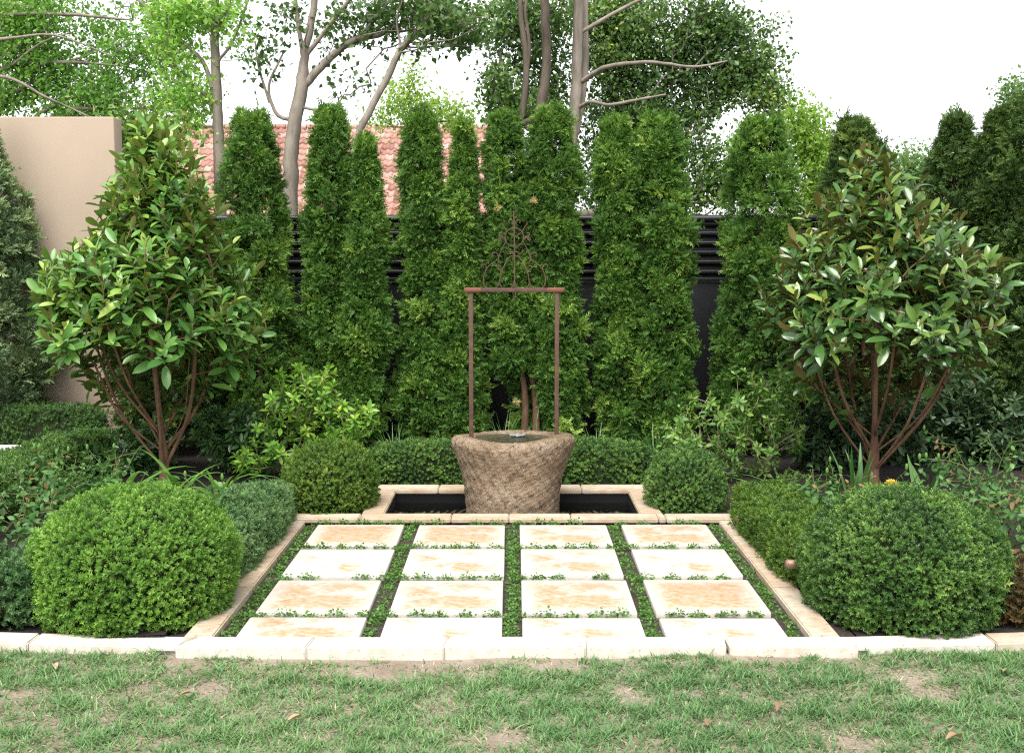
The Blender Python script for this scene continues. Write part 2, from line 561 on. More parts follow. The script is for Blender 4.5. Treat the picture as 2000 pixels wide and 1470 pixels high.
# terracotta roof: every tile a little different
m, nt, b, _ = newmat('terracotta_tile'); M['tile'] = m
a = nt.nodes.new('ShaderNodeAttribute'); a.attribute_name = 'rnd'
c = ramp(nt, a.outputs['Fac'], [(0, (.24, .10, .075)), (.5, (.36, .18, .14)), (1, (.50, .32, .27))])
c = mix(nt, ramp(nt, noise(nt, 5, 6, .7), [(.5, (0, 0, 0)), (.72, (.7,) * 3)]), c, (.36, .30, .24))
nt.links.new(c, b.inputs['Base Color']); b.inputs['Roughness'].default_value = .7

# wet carved stone of the fountain
m, nt, b, _ = newmat('carved_stone'); M['pot'] = m
n1 = noise(nt, 5, 6, .7)
c = ramp(nt, n1, [(.3, (.25, .165, .102)), (.5, (.44, .315, .205)), (.7, (.60, .47, .34))])
c = mix(nt, ramp(nt, noise(nt, 3.2, 4, .6, dist=.6), [(.5, (0, 0, 0)), (.7, (.6,) * 3)]), c, (.22, .185, .11))
c = mix(nt, ramp(nt, noise(nt, 34, 6, .75, stretch=(1, 1, .7)), [(.36, (.85,) * 3), (.47, (0, 0, 0))]), c, (.085, .052, .032))
nt.links.new(c, b.inputs['Base Color'])
b.inputs['Roughness'].default_value = .42; b.inputs['Specular IOR Level'].default_value = .45
nb = bump(nt, b, noise(nt, 22, 8, .8, stretch=(1, 1, .8), dist=.8), 1.0, .05)
bump(nt, b, noise(nt, 85, 5, .75), .9, .02, nb)

m, nt, b, _ = newmat('pond_water'); M['water'] = m
b.inputs['Base Color'].default_value = (.0025, .0032, .002, 1)
b.inputs['Roughness'].default_value = .03; b.inputs['Specular IOR Level'].default_value = .5
m, nt, b, _ = newmat('bowl_water'); M['bowlwater'] = m
nt.links.new(ramp(nt, noise(nt, 6, 3, .6), [(.3, (.035, .034, .020)), (.7, (.075, .075, .05))]), b.inputs['Base Color'])
b.inputs['Roughness'].default_value = .06
bump(nt, b, noise(nt, 24, 3, .6), .4, .02)
m, nt, b, _ = newmat('water_foam'); M['foam'] = m
b.inputs['Base Color'].default_value = (.20, .22, .20, 1); b.inputs['Roughness'].default_value = .06
bump(nt, b, noise(nt, 90, 4, .7), .8, .01)


# ------------------------------------------------------------------ light
W = bpy.data.worlds.new('World')
SC.world = W
W.use_nodes = True
wn = W.node_tree
bg = wn.nodes['Background']
sky = wn.nodes.new('ShaderNodeTexSky')
sky.sky_type = 'NISHITA'
sky.sun_disc = False
SUN = norm(np.array([-0.12, -0.48, 0.86]))
sky.sun_elevation = math.asin(SUN[2])
sky.sun_rotation = math.atan2(SUN[0], SUN[1])
hs = wn.nodes.new('ShaderNodeHueSaturation')     # thin white cloud: little blue left
hs.inputs['Saturation'].default_value = 0.12
wn.links.new(sky.outputs[0], hs.inputs['Color'])
wn.links.new(hs.outputs[0], bg.inputs[0])
bg.inputs[1].default_value = 0.12
sl = bpy.data.lights.new('sun', 'SUN')
sl.energy = 2.4
sl.angle = math.radians(42)
sl.color = (1, .96, .9)
so = bpy.data.objects.new('sun', sl)
COL.objects.link(so)
from mathutils import Vector
so.rotation_euler = Vector(SUN).to_track_quat('Z', 'Y').to_euler()
SC.view_settings.view_transform = 'Standard'
SC.view_settings.look = 'None'
SC.view_settings.gamma = 1
SC.view_settings.exposure = 1.3
cy = SC.cycles
cy.max_bounces = 7
cy.diffuse_bounces = 3
cy.glossy_bounces = 3
cy.transmission_bounces = 4
cy.use_denoising = False
cy.filter_width = 1.2
cy.sample_clamp_indirect = 6


# ------------------------------------------------------------------ ground, paving, pond
def sheet(name, x0, x1, y0, y1, z, mat, n=(2, 2), amp=0.0, freq=3, seed=1, smooth=True):
    gx, gy = np.linspace(x0, x1, n[0] + 1), np.linspace(y0, y1, n[1] + 1)
    X, Y = np.meshgrid(gx, gy, indexing='ij')
    p = np.stack([X, Y, np.full_like(X, z)], -1).reshape(-1, 3)
    if amp:
        p[:, 2] += amp * nz(p, freq, seed)
    idx = np.arange(len(p)).reshape(X.shape)
    q = np.stack([idx[:-1, :-1], idx[1:, :-1], idx[1:, 1:], idx[:-1, 1:]], -1).reshape(-1, 4)
    mb = MB()
    mb.add(p, q)
    o = mb.build(name, mat, smooth=smooth)
    return tag(o, kind='structure')


sheet('ground', -300, 300, -300, 300, -.42, M['ground'])
sheet('lawn', -14, 14, -12, 4.75, -.048, M['soil'], (160, 120), .012, 5, 4)
sheet('garden_bed', -1.42, -9, 4.62, 10.6, -.012, M['mulch'], (60, 60), .02, 6, 5)
sheet('garden_bed', 1.42, 9, 4.62, 10.6, -.012, M['mulch'], (60, 60), .02, 6, 6)
sheet('garden_bed', -1.42, 1.42, 7.68, 10.6, -.012, M['mulch'], (40, 40), .02, 6, 7)
for sx in (-1, 1):
    sheet('garden_bed', sx * .90, sx * 1.42, 6.86, 7.68, -.012, M['mulch'], (12, 16), .012, 6, 8)
sheet('paving_soil', -1.42, 1.42, 4.5, 6.84, -.026, M['joint'], (80, 70), .006, 14, 9)

PX = [-.875, -.292, .292, .875]
ROWS = [(6.71, 6.21), (6.15, 5.66), (5.555, 5.06), (4.97, 4.705)]
ROWS = []
for (ya, yb) in ((1024.3, 1064), (1071.5, 1123), (1131.5, 1195), (1204.5, 1244)):
    ROWS.append((G(1000, ya)[1], G(1000, yb)[1]))
STAIN = [[.62, .55, .46, .50], [.36, .42, .44, .38], [.50, .47, .50, .60], [.46, .36, .40, .38]]
rown = ['back row along the pond', 'second row from the pond', 'second row from the lawn', 'front row beside the lawn']
coln = ['leftmost', 'second from left', 'second from right', 'rightmost']
look = [['strongly brown stained', 'tan clouded', 'pale tan', 'cream with a rusty right corner'],
        ['nearly white', 'faintly tan veined', 'faintly tan clouded', 'nearly white'],
        ['tan clouded', 'cream with orange blotches', 'orange flecked', 'strongly orange stained'],
        ['cream with one tan patch', 'almost clean white', 'cream with tan smudges', 'cream with small tan spots']]
for r, (yb, ya) in enumerate(ROWS):
    for c, x in enumerate(PX):
        mb = MB()
        w = .25 + rng.normal(0, .002)
        mb_c = np.array([x + .003, (ya + yb) / 2, 0])
        box(mb, np.array([-w, -(yb - ya) / 2, -.045]), np.array([w, (yb - ya) / 2, rng.normal(0, .0015)]), .008, STAIN[r][c])
        o = mb.build('paver', M['paver'], smooth=False)
        o.location = mb_c
        o.rotation_euler = (0, 0, rng.normal(0, .003))
        tag(o, f'{coln[c]} paver in the {rown[r]}, {look[r][c]}', 'paver', 'square stone pavers in four rows')


def stone(name, pts, z0, z1, mat, rnd, label=None, cat=None, group=None, parent=None, bev=.006):
    """a kerb or coping stone: plan quadrilateral (4 x,y) extruded, edges rounded"""
    import bmesh
    bm = bmesh.new()
    pts = np.asarray(pts, float)
    c0 = pts.mean(0)
    lo = [bm.verts.new((*p, z0)) for p in (pts - c0)]
    hi = [bm.verts.new((*p, z1)) for p in (pts - c0)]
    bm.faces.new(lo[::-1]); bm.faces.new(hi)
    n = len(pts)
    for i in range(n):
        bm.faces.new((lo[i], lo[(i + 1) % n], hi[(i + 1) % n], hi[i]))
    bmesh.ops.bevel(bm, geom=bm.edges[:], offset=bev, segments=3, affect='EDGES')
    bmesh.ops.recalc_face_normals(bm, faces=bm.faces[:])
    me = bpy.data.meshes.new(name)
    bm.to_mesh(me); bm.free()
    a = me.attributes.new('rnd', 'FLOAT', 'POINT')
    a.data.foreach_set('value', np.full(len(me.vertices), rnd, np.float32))
    me.materials.append(mat)
    for p in me.polygons: p.use_smooth = False
    o = bpy.data.objects.new(name, me)
    COL.objects.link(o)
    o.location = (*c0, 0)
    if parent: o.parent = parent
    if label: tag(o, label, cat, group)
    return o


# front kerb slabs, left to right
KF = 4.47
KB = ROWS[3][1] - .002
xs = [-1.30, -.80, -.255, .305, .86, 1.352]
words = ['leftmost slab of the wide white front kerb', 'second slab from the left of the wide white front kerb',
         'middle slab of the wide white front kerb', 'second slab from the right of the wide white front kerb',
         'rightmost slab of the wide white front kerb']
for i in range(5):
    a, b2 = xs[i] + .001, xs[i + 1] - .001
    xa, xb = (a + .03, b2) if i == 0 else (a, b2)
    xf0, xf1 = (a - .035, b2) if i == 0 else ((a, b2 + .02) if i == 4 else (a - .012, b2 - .012))
    if i < 4: xf1 = b2 - .012
    stone('kerb_slab', [(xf0, KF), (xf1, KF), (xb, KB), (xa, KB)], -.11, .004 + rng.normal(0, .001), M['kerb'], .26 + .06 * (i % 2) + (.1 if i == 4 else 0),
          words[i], 'kerb slab', 'wide kerb slabs at the front')
# low lawn edging either side, bowing gently away
for sx, nm in ((-1, 'left'), (1, 'right')):
    brk = [1.352, 1.95, 2.55, 3.2, 3.9]
    bow = lambda x: 4.575 + .085 * (x - 1.36)
    for i in range(4):
        xa, xb = brk[i] + .002, brk[i + 1] - .002
        pts = [(sx * (xa - .02 * (i == 0)), bow(xa) - .065), (sx * (xb), bow(xb) - .065), (sx * xb, bow(xb) + .065), (sx * (xa - .04 * (i == 0)), bow(xa) + .065)]
        if sx < 0: pts = pts[::-1]
        w = ['first', 'second', 'third', 'last'][i]
        stone('edging_stone', pts, -.11, -.012, M['coping'] if (sx > 0 and i) else M['kerb'], .34 + .05 * i,
              f'low lawn edging stone on the {nm}, {w} counting from the wide kerb', 'edging stone', 'low stone edging along the lawn')
# side edging strips
for sx, nm in ((-1, 'left'), (1, 'right')):
    br = [KB + .003, 5.30, 5.86, 6.42, 6.712]
    for i in range(4):
        w = ['nearest the lawn kerb', 'second from the lawn kerb', 'second from the pond', 'nearest the pond'][i]
        pts = [(sx * 1.212, br[i] + .002), (sx * 1.332, br[i] + .002), (sx * 1.332, br[i + 1] - .002), (sx * 1.212, br[i + 1] - .002)]
        if sx < 0: pts = pts[::-1]
        stone('edging_stone', pts, -.08, .006, M['coping'], .40 + .04 * ((i * 3) % 4),
              f'narrow cream edging stone down the {nm} side of the paving, {w}', 'edging stone', 'narrow edging stones beside the paving')

# pond
pond = empty('garden_pond', (0, 6.7, 0), 'rectangular black lined pond with cream stone coping behind the paving', 'pond')
IY0, IY1, OY0, OY1 = 6.858, 7.585, 6.716, 7.765
ZC = .016
for (xa, xb) in ((-1.332, -.90), (-.896, -.36), (-.356, -.02), (-.016, .345), (.349, .86), (.864, .905), (.909, 1.332)):
    stone('coping_stone', [(xa, OY0), (xb, OY0), (xb, IY0), (xa, IY0)], -.014, ZC, M['coping'], .42 + rng.random() * .12, parent=pond, bev=.006)
for (xa, xb) in ((-.90, -.49), (-.486, -.02), (-.016, .46), (.464, .89)):
    stone('coping_stone', [(xa, IY1), (xb, IY1), (xb, OY1), (xa, OY1)], -.014, ZC, M['coping'], .40 + rng.random() * .12, parent=pond, bev=.006)
for sx in (-1, 1):
    for (ya, yb) in ((IY0 + .003, 7.22), (7.224, IY1 - .003)):
        pts = [(sx * .765, ya), (sx * .90, ya), (sx * .90, yb), (sx * .765, yb)]
        stone('coping_stone', pts if sx > 0 else pts[::-1], -.014, ZC, M['coping'], .50 + rng.random() * .12, parent=pond, bev=.006)
mb = MB()
x0, x1, y0, y1, zt, zb = -.772, .772, IY0 - .008, IY1 + .008, -.012, -.36
v = [(x0, y0, zt), (x1, y0, zt), (x1, y1, zt), (x0, y1, zt), (x0, y0, zb), (x1, y0, zb), (x1, y1, zb), (x0, y1, zb)]
mb.add(v, [(0, 1, 5, 4), (1, 2, 6, 5), (2, 3, 7, 6), (3, 0, 4, 7), (4, 5, 6, 7)])
mb.build('basin', M['liner'], pond)
rebase_later = pond
gx, gy = np.linspace(-.771, .771, 420), np.linspace(IY0 - .007, IY1 + .007, 210)
X, Y = np.meshgrid(gx, gy, indexing='ij')
dd = np.hypot(X - .006, (Y - 7.26) * 1.06) - .295
q2 = np.stack([X, Y, 0 * X], -1)
hw = .0019 * np.exp(-np.clip(dd, 0, 9) / .30) * np.sin(2 * PI * dd / .046 + 1.6 * nz(q2, 9, 401, 2)) * np.clip(.55 + .8 * nz(q2, 11, 402, 2), 0, 1.3)
hw += .00045 * nz(q2 * np.array([1, .8, 1]), 70, 403, 2)
idx = np.arange(X.size).reshape(X.shape)
q = np.stack([idx[:-1, :-1], idx[1:, :-1], idx[1:, 1:], idx[:-1, 1:]], -1).reshape(-1, 4)
mb = MB()
mb.add(np.stack([X, Y, -.075 + hw], -1).reshape(-1, 3), q)
tag(mb.build('water', M['water'], smooth=True), kind='structure')

# ------------------------------------------------------------------ stone fountain
FY = 7.26
fx = .006
root = empty('stone_fountain', (fx, FY, 0), 'rough brown carved stone bowl fountain standing in the pond under a rusty iron frame', 'fountain')
prof = [(-.30, .285), (-.10, .292), (-.02, .295), (.06, .300), (.13, .308), (.19, .320), (.25, .338), (.30, .357), (.345, .377), (.38, .387), (.405, .384), (.42, .370), (.427, .345), (.424, .31), (.419, .275), (.412, .25), (.400, .232), (.37, .21)]
prof = np.array(prof)
tt = np.linspace(0, len(prof) - 1, 160)
pz = np.interp(tt, np.arange(len(prof)), prof[:, 0])
pr = np.interp(tt, np.arange(len(prof)), prof[:, 1])
k = np.ones(5) / 5
pz = np.concatenate([pz[:2], np.convolve(pz, k, 'valid'), pz[-2:]])
pr = np.concatenate([pr[:2], np.convolve(pr, k, 'valid'), pr[-2:]])
nth = 320
th = np.arange(nth) * 2 * PI / nth
ys = np.interp(pz, [-.3, .1, .42], [.95, .92, .74])
X = pr[:, None] * np.cos(th)[None]
Y = pr[:, None] * ys[:, None] * np.sin(th)[None]
Z = np.repeat(pz[:, None], nth, 1)
wgt = np.clip((Z - .2) / .2, 0, 1)
Z = Z + wgt * (.006 * np.cos(2 * th)[None] + .006 * np.cos(th + .4)[None] - .006 * np.sin(3 * th)[None])
p = np.stack([X, Y, Z], -1)
d = norm(np.stack([X, Y, 0 * Z], -1))
amp = np.where(np.arange(len(pz)) > 122, .35, 1.0)[:, None]
p = p + d * (amp * (.012 * nz(p, 7, 21, 2) + .0062 * nz(p @ np.array([[1, 0, .35], [0, 1, 0], [-.25, 0, .9]]), 135, 22, 4)))[..., None]
p[..., 2] += (amp[:, :] * .003) * nz(p, 90, 23, 2)
p = p.reshape(-1, 3) + (fx, FY, 0)
idx = np.arange(len(p)).reshape(len(pz), nth)
q = np.stack([idx[:-1], np.roll(idx[:-1], -1, 1), np.roll(idx[1:], -1, 1), idx[1:]], -1).reshape(-1, 4)
mb = MB(); mb.add(p, q)
mb.build('stone_bowl', M['pot'], root, smooth=True)
# water in the bowl, welling up at the spout
mb = MB()
rr = np.linspace(0, .245, 30)
X = rr[:, None] * np.cos(th)[None]; Y = rr[:, None] * .76 * np.sin(th)[None]
rb = np.hypot(X - .03, (Y - .03) * 1.4)
Z = .411 + .012 * np.exp(-(rb / .035) ** 2) + .0015 * np.sin(rb * 130) * np.exp(-rb * 9)
idx = np.arange(X.size).reshape(X.shape)
q = np.stack([idx[:-1], np.roll(idx[:-1], -1, 1), np.roll(idx[1:], -1, 1), idx[1:]], -1).reshape(-1, 4)
mb.add(np.stack([X + fx, Y + FY, Z], -1).reshape(-1, 3), q)
wb = mb.build('bowl_water', M['bowlwater'], root, smooth=True)
mb = MB()
V, Fc = rounded((fx + .03, FY + .03, .424), (.052, .036, .009), 2, .006, 160, 77)
V[:, 2] += .004 * nz(V, 260, 78, 2)
mb.add(V, Fc)
mb.build('bubbles', M['foam'], root, smooth=True)
# iron frame
for px in (920.5, 1087):
    mb = MB()
    bt = P(px, 848, FY - .01); tp = P(px if px > 1000 else 920, 570, FY - .01)
    box(mb, (bt[0] - .0135, FY - .022, bt[2] - .03), (bt[0] + .0135, FY + .004, tp[2]), .003)
    mb.build('post', M['iron'], root)
z_bar = P(1000, 566, FY)[2]
mb = MB()
xl, xr = P(906, 568, FY)[0], P(1102, 568, FY)[0]
box(mb, (xl + .06, FY - .028, z_bar - .014), (xr - .06, FY + .010, z_bar + .012), .004, mat=0)
for a_, b_ in ((xl, xl + .112), (xr - .112, xr)):
    box(mb, (a_, FY - .031, z_bar - .017), (b_, FY + .013, z_bar + .014), .011, mat=1)
bar = mb.build('crossbar', [M['iron'], M['rust']], root)
mb = MB()
tube(mb, [P(1003.5, y, FY) for y in (571, 577, 584)], [.006, .008, .005], 8)
mb.build('hook', M['iron'], bar)


def sp(cx, cy, r0, r1, a0, a1, n=16):
    t = np.linspace(0, 1, n)
    a = np.radians(a0 + (a1 - a0) * t); r = r0 + (r1 - r0) * t
    return [(cx + r_ * math.cos(x), cy + r_ * math.sin(x)) for r_, x in zip(r, a)]


def smoothline(pts, n=8):
    pts = np.asarray(pts, float)
    q = np.concatenate([[2 * pts[0] - pts[1]], pts, [2 * pts[-1] - pts[-2]]])
    out = []
    for i in range(1, len(q) - 2):
        for t in np.linspace(0, 1, n, endpoint=False):
            a, b_, c_, d_ = q[i - 1:i + 3]
            out.append(.5 * (2 * b_ + (c_ - a) * t + (2 * a - 5 * b_ + 4 * c_ - d_) * t * t + (3 * b_ - a - 3 * c_ + d_) * t ** 3))
    return np.array(out + [pts[-1]])


half = [  # in crop units around x = 948 (left half), mirrored to the right
    [(850, 430), (795, 535), (757, 640), (768, 690), (800, 690)],
    [(850, 430), (838, 390), (850, 320), (820, 260), (800, 240), (795, 225), (812, 222)],
    [(845, 410), (815, 385), (780, 372), (766, 352), (780, 335), (800, 345)],
    [(845, 420), (800, 395), (770, 395), (758, 415), (770, 435)],
    [(755, 650), (752, 600), (725, 573), (690, 578), (678, 605), (700, 615)],
    [(755, 650), (700, 690), (640, 735), (604, 790), (578, 880), (585, 960), (625, 1000)],
    [(606, 785), (610, 740), (585, 713), (556, 720), (550, 745)],
    [(948, 605), (900, 620), (862, 665), (820, 740), (785, 830), (768, 930), (735, 985), (700, 1003)],
    [(768, 930), (785, 975), (805, 1003)],
    [(850, 690), (800, 770), (765, 772), (738, 755), (745, 730), (765, 735)],
    [(948, 900), (935, 955), (900, 1003)],
    [(948, 560), (905, 570), (885, 590), (860, 570), (835, 545)],
    [(948, 230), (930, 195), (900, 180), (880, 200), (885, 222)],
    [(948, 385), (905, 360), (870, 335)],
]
mb = MB()


def cr(pts, r):
    tube(mb, [P(850 + x / 6.125, 400 + y / 6.125, FY - .009) for x, y in pts], r, 6)


for h_ in half:
    s_ = smoothline(h_, 6)
    cr(s_, .0031)
    cr([(1896 - x, y) for x, y in s_], .0031)
cr(sp(946, 390, 112, 112, 0, 360, 40), .0035)
cr([(937, 70), (944, 200), (949, 560), (950, 1010)], .0045)
mb.build('scrollwork', M['iron'], root)
rebase(root, (fx, FY, -.3))

# ------------------------------------------------------------------ clipped box
def sprig(nl, Lf, w, spread):
    """shoot with opposite pairs of small leaves, length about 1"""
    V, Fc, o, tip = [], [], 0, []
    lv, lf = rhomb(w, .25, .12)
    for i in range(nl):
        t = i / nl
        for s in (0, 1):
            a = i * 1.57 + s * PI
            pol = spread * (1 - .55 * t)
            d = np.array([[math.sin(pol) * math.cos(a), math.cos(pol), math.sin(pol) * math.sin(a)]])
            R = frames(d, np.array([[0, 1.0, 0.01]]))[0]
            sc = Lf * (1 - .35 * abs(t - .4))
            V.append((lv * sc) @ R.T + np.array([0, t * .75, 0]))
            Fc.append(lf + o); o += len(lv)
            tip += [.18 * t] * len(lv)
    return np.concatenate(V), np.concatenate(Fc), np.array(tip)


SPR = [sprig(5, .50, .22, 1.15), sprig(4, .60, .24, 1.0), sprig(5, .45, .24, 1.35)]


def clip_foliage(mb, V, Fc, center, dens, size, seed, up=.45, jit=.45, patch=5, lo=.0, hi=.8, zmin=-.02):
    r = np.random.default_rng(seed)
    _, ar = facen(V, Fc)
    n = int(ar.sum() * dens)
    p, nn = sample(V, Fc, n, center, r)
    keep = p[:, 2] > zmin
    p, nn = p[keep], nn[keep]
    n = len(p)
    p = p - nn * (r.random(n) ** 1.3 * .05)[:, None]
    d = norm(nn + r.normal(0, jit, (n, 3)) + np.array([0, 0, up]))
    rot = frames(d, norm(r.normal(size=(n, 3))))
    pt = .5 + .5 * nz(p, patch * 5, seed + 1, 3)
    rnd = np.clip(lo + (hi - lo) * (.6 * pt + .4 * r.random(n)), 0, 1)
    sc = size * r.uniform(.7, 1.25, n) * np.where(r.random(n) < .03, 1.7, 1)
    w = r.integers(0, len(SPR), n)
    for k_, (tv, tf, tip) in enumerate(SPR):
        s_ = w == k_
        scatter(mb, tv, tf, p[s_], rot[s_], sc[s_], rnd[s_], 0, tip)
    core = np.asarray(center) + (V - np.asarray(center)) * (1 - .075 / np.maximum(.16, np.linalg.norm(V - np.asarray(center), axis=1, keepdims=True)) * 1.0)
    mb.add(core, Fc, .2, 1)  # opaque dark core: closes gaps and deepens the shade behind the sprigs


def ball(px, py_top, wpx, ydep, label, mat, seed, dens=2000, size=.042, lo=.1, hi=.85, p=2.5, flat=1.0):
    c = P(px, 900, ydep)
    r = wpx / 2 / F * ydep - .026
    ztop = P(px, py_top, ydep)[2] - .03
    zc = ztop * .40
    V, Fc = CG
    pz = np.where(V[:, 2] > 0, 2.1, 3.4)
    a_ = np.abs(V)
    d = V / ((a_[:, 0] ** 2.1 + a_[:, 1] ** 2.1) ** (pz / 2.1) + a_[:, 2] ** pz)[:, None] ** (1 / pz)[:, None]
    V = d * np.array([r, r, ztop - zc])
    V = V + norm(d) * (.017 * nz(V, 20, seed))[:, None] + np.array([c[0], ydep, zc])
    mb = MB()
    clip_foliage(mb, V, Fc, np.array([c[0], ydep, zc]), dens, size, seed, lo=lo, hi=hi)
    o = mb.build('box_topiary', [M[mat], M['darkcore']], smooth_mats=(1,))
    return tag(o, label, 'topiary', 'clipped box balls at the corners of the paving')


ball(258, 940, 414, 5.02, 'large bright green clipped box ball by the lawn on the left', 'box', 31, 7000, .0255, .15, .85, 2.2)
ball(1768, 944, 415, 5.02, 'large dark green clipped box ball with pale new tips by the lawn on the right', 'box_dark', 32, 7000, .0255, .05, 1.0, 2.2)
ball(645, 853, 205, 7.12, 'small yellow green clipped box ball left of the pond', 'box_yellow', 33, 5200, .027, .1, .85)
ball(1340, 864, 172, 7.10, 'small dark clipped box ball right of the pond', 'box_dark', 34, 5200, .027, .15, .95)


def hedge(label, x0, x1, y0, y1, z1, mat, seed, dens=2000, size=.04, lo=.05, hi=.8, p=5, lump=.025, rotz=0, freq=7, z0=-.06):
    c = np.array([(x0 + x1) / 2, (y0 + y1) / 2, (z0 + z1) / 2])
    V, Fc = rounded(c, ((x1 - x0) / 2, (y1 - y0) / 2, (z1 - z0) / 2), p, lump, freq * 2.6, seed, rotz)
    mb = MB()
    clip_foliage(mb, V, Fc, c, dens * 2.2, size * .82, seed, lo=lo, hi=hi)
    o = mb.build('box_hedge', [M[mat], M['darkcore']], smooth_mats=(1,))
    return tag(o, label, 'hedge', 'low clipped box hedges')


hedge('low dark box hedge across the back of the pond', -1.0, 1.0, 7.86, 8.2, .27, 'box_dark', 41, 2200, .036, .1, .95, lump=.02)
hedge('low grey green box hedge along the left edge of the paving', -1.66, -1.275, 5.2, 6.95, .23, 'box_blue', 42, 2300, .036, .15, .95, 4, .04)
hedge('low mottled box hedge along the right edge of the paving', 1.275, 1.68, 5.2, 6.95, .23, 'box_yellow', 43, 2300, .036, 0, .75, 4, .04)
hedge('bluish box hedge behind the lawn edging at the far left of the photo', -3.2, -1.98, 4.68, 5.08, .27, 'box_blue', 44, 2200, .038, .0, .75, 4, .03)
hedge('browned dying box hedge behind the lawn edging at the far right', 2.02, 3.2, 4.72, 5.1, .23, 'box_brown', 45, 2000, .038, 0, .8, 4, .03)
hedge('dark box hedge running back along the far side of the left rose bed', -3.42, -2.98, 5.4, 8.95, .27, 'box_dark', 46, 1500, .042, .15, .9, 4, .04)
hedge('clipped hedge with bare brown twigs above the white low wall', -6.2, -3.30, 9.15, 9.55, .36, 'box_dark', 47, 1300, .042, .0, .75, 6, .025)

# ------------------------------------------------------------------ thuja columns
def spray_template(seed):
    r = np.random.default_rng(seed)
    els = [((0, 0), (0, 1), .034)]
    for y in (.10, .26, .42, .58, .76):
        for s in (-1, 1):
            L = .40 * (1 - .5 * y) * r.uniform(.75, 1.25)
            a = math.radians(r.uniform(26, 48))
            els.append(((0, y), (s * L * math.sin(a), y + L * math.cos(a)), .040))
    V, Fc, tip = [], [], []
    for (a, e, w) in els:
        a, e = np.array(a), np.array(e)
        d = norm(e - a); nrm = np.array([-d[1], d[0]])
        m_ = a + (e - a) * .6
        for q in (a, m_ + nrm * w, e, m_ - nrm * w):
            V.append((q[0], q[1], -.38 * q[1] ** 2 - .6 * q[0] ** 2 + .04 * r.normal()))
            tip.append(.34 * q[1])
        o = len(V) - 4
        Fc.append((o, o + 3, o + 2, o + 1))
    return np.array(V), np.array(Fc), np.array(tip)


SPRAY = [spray_template(s) for s in (1, 2, 3)]


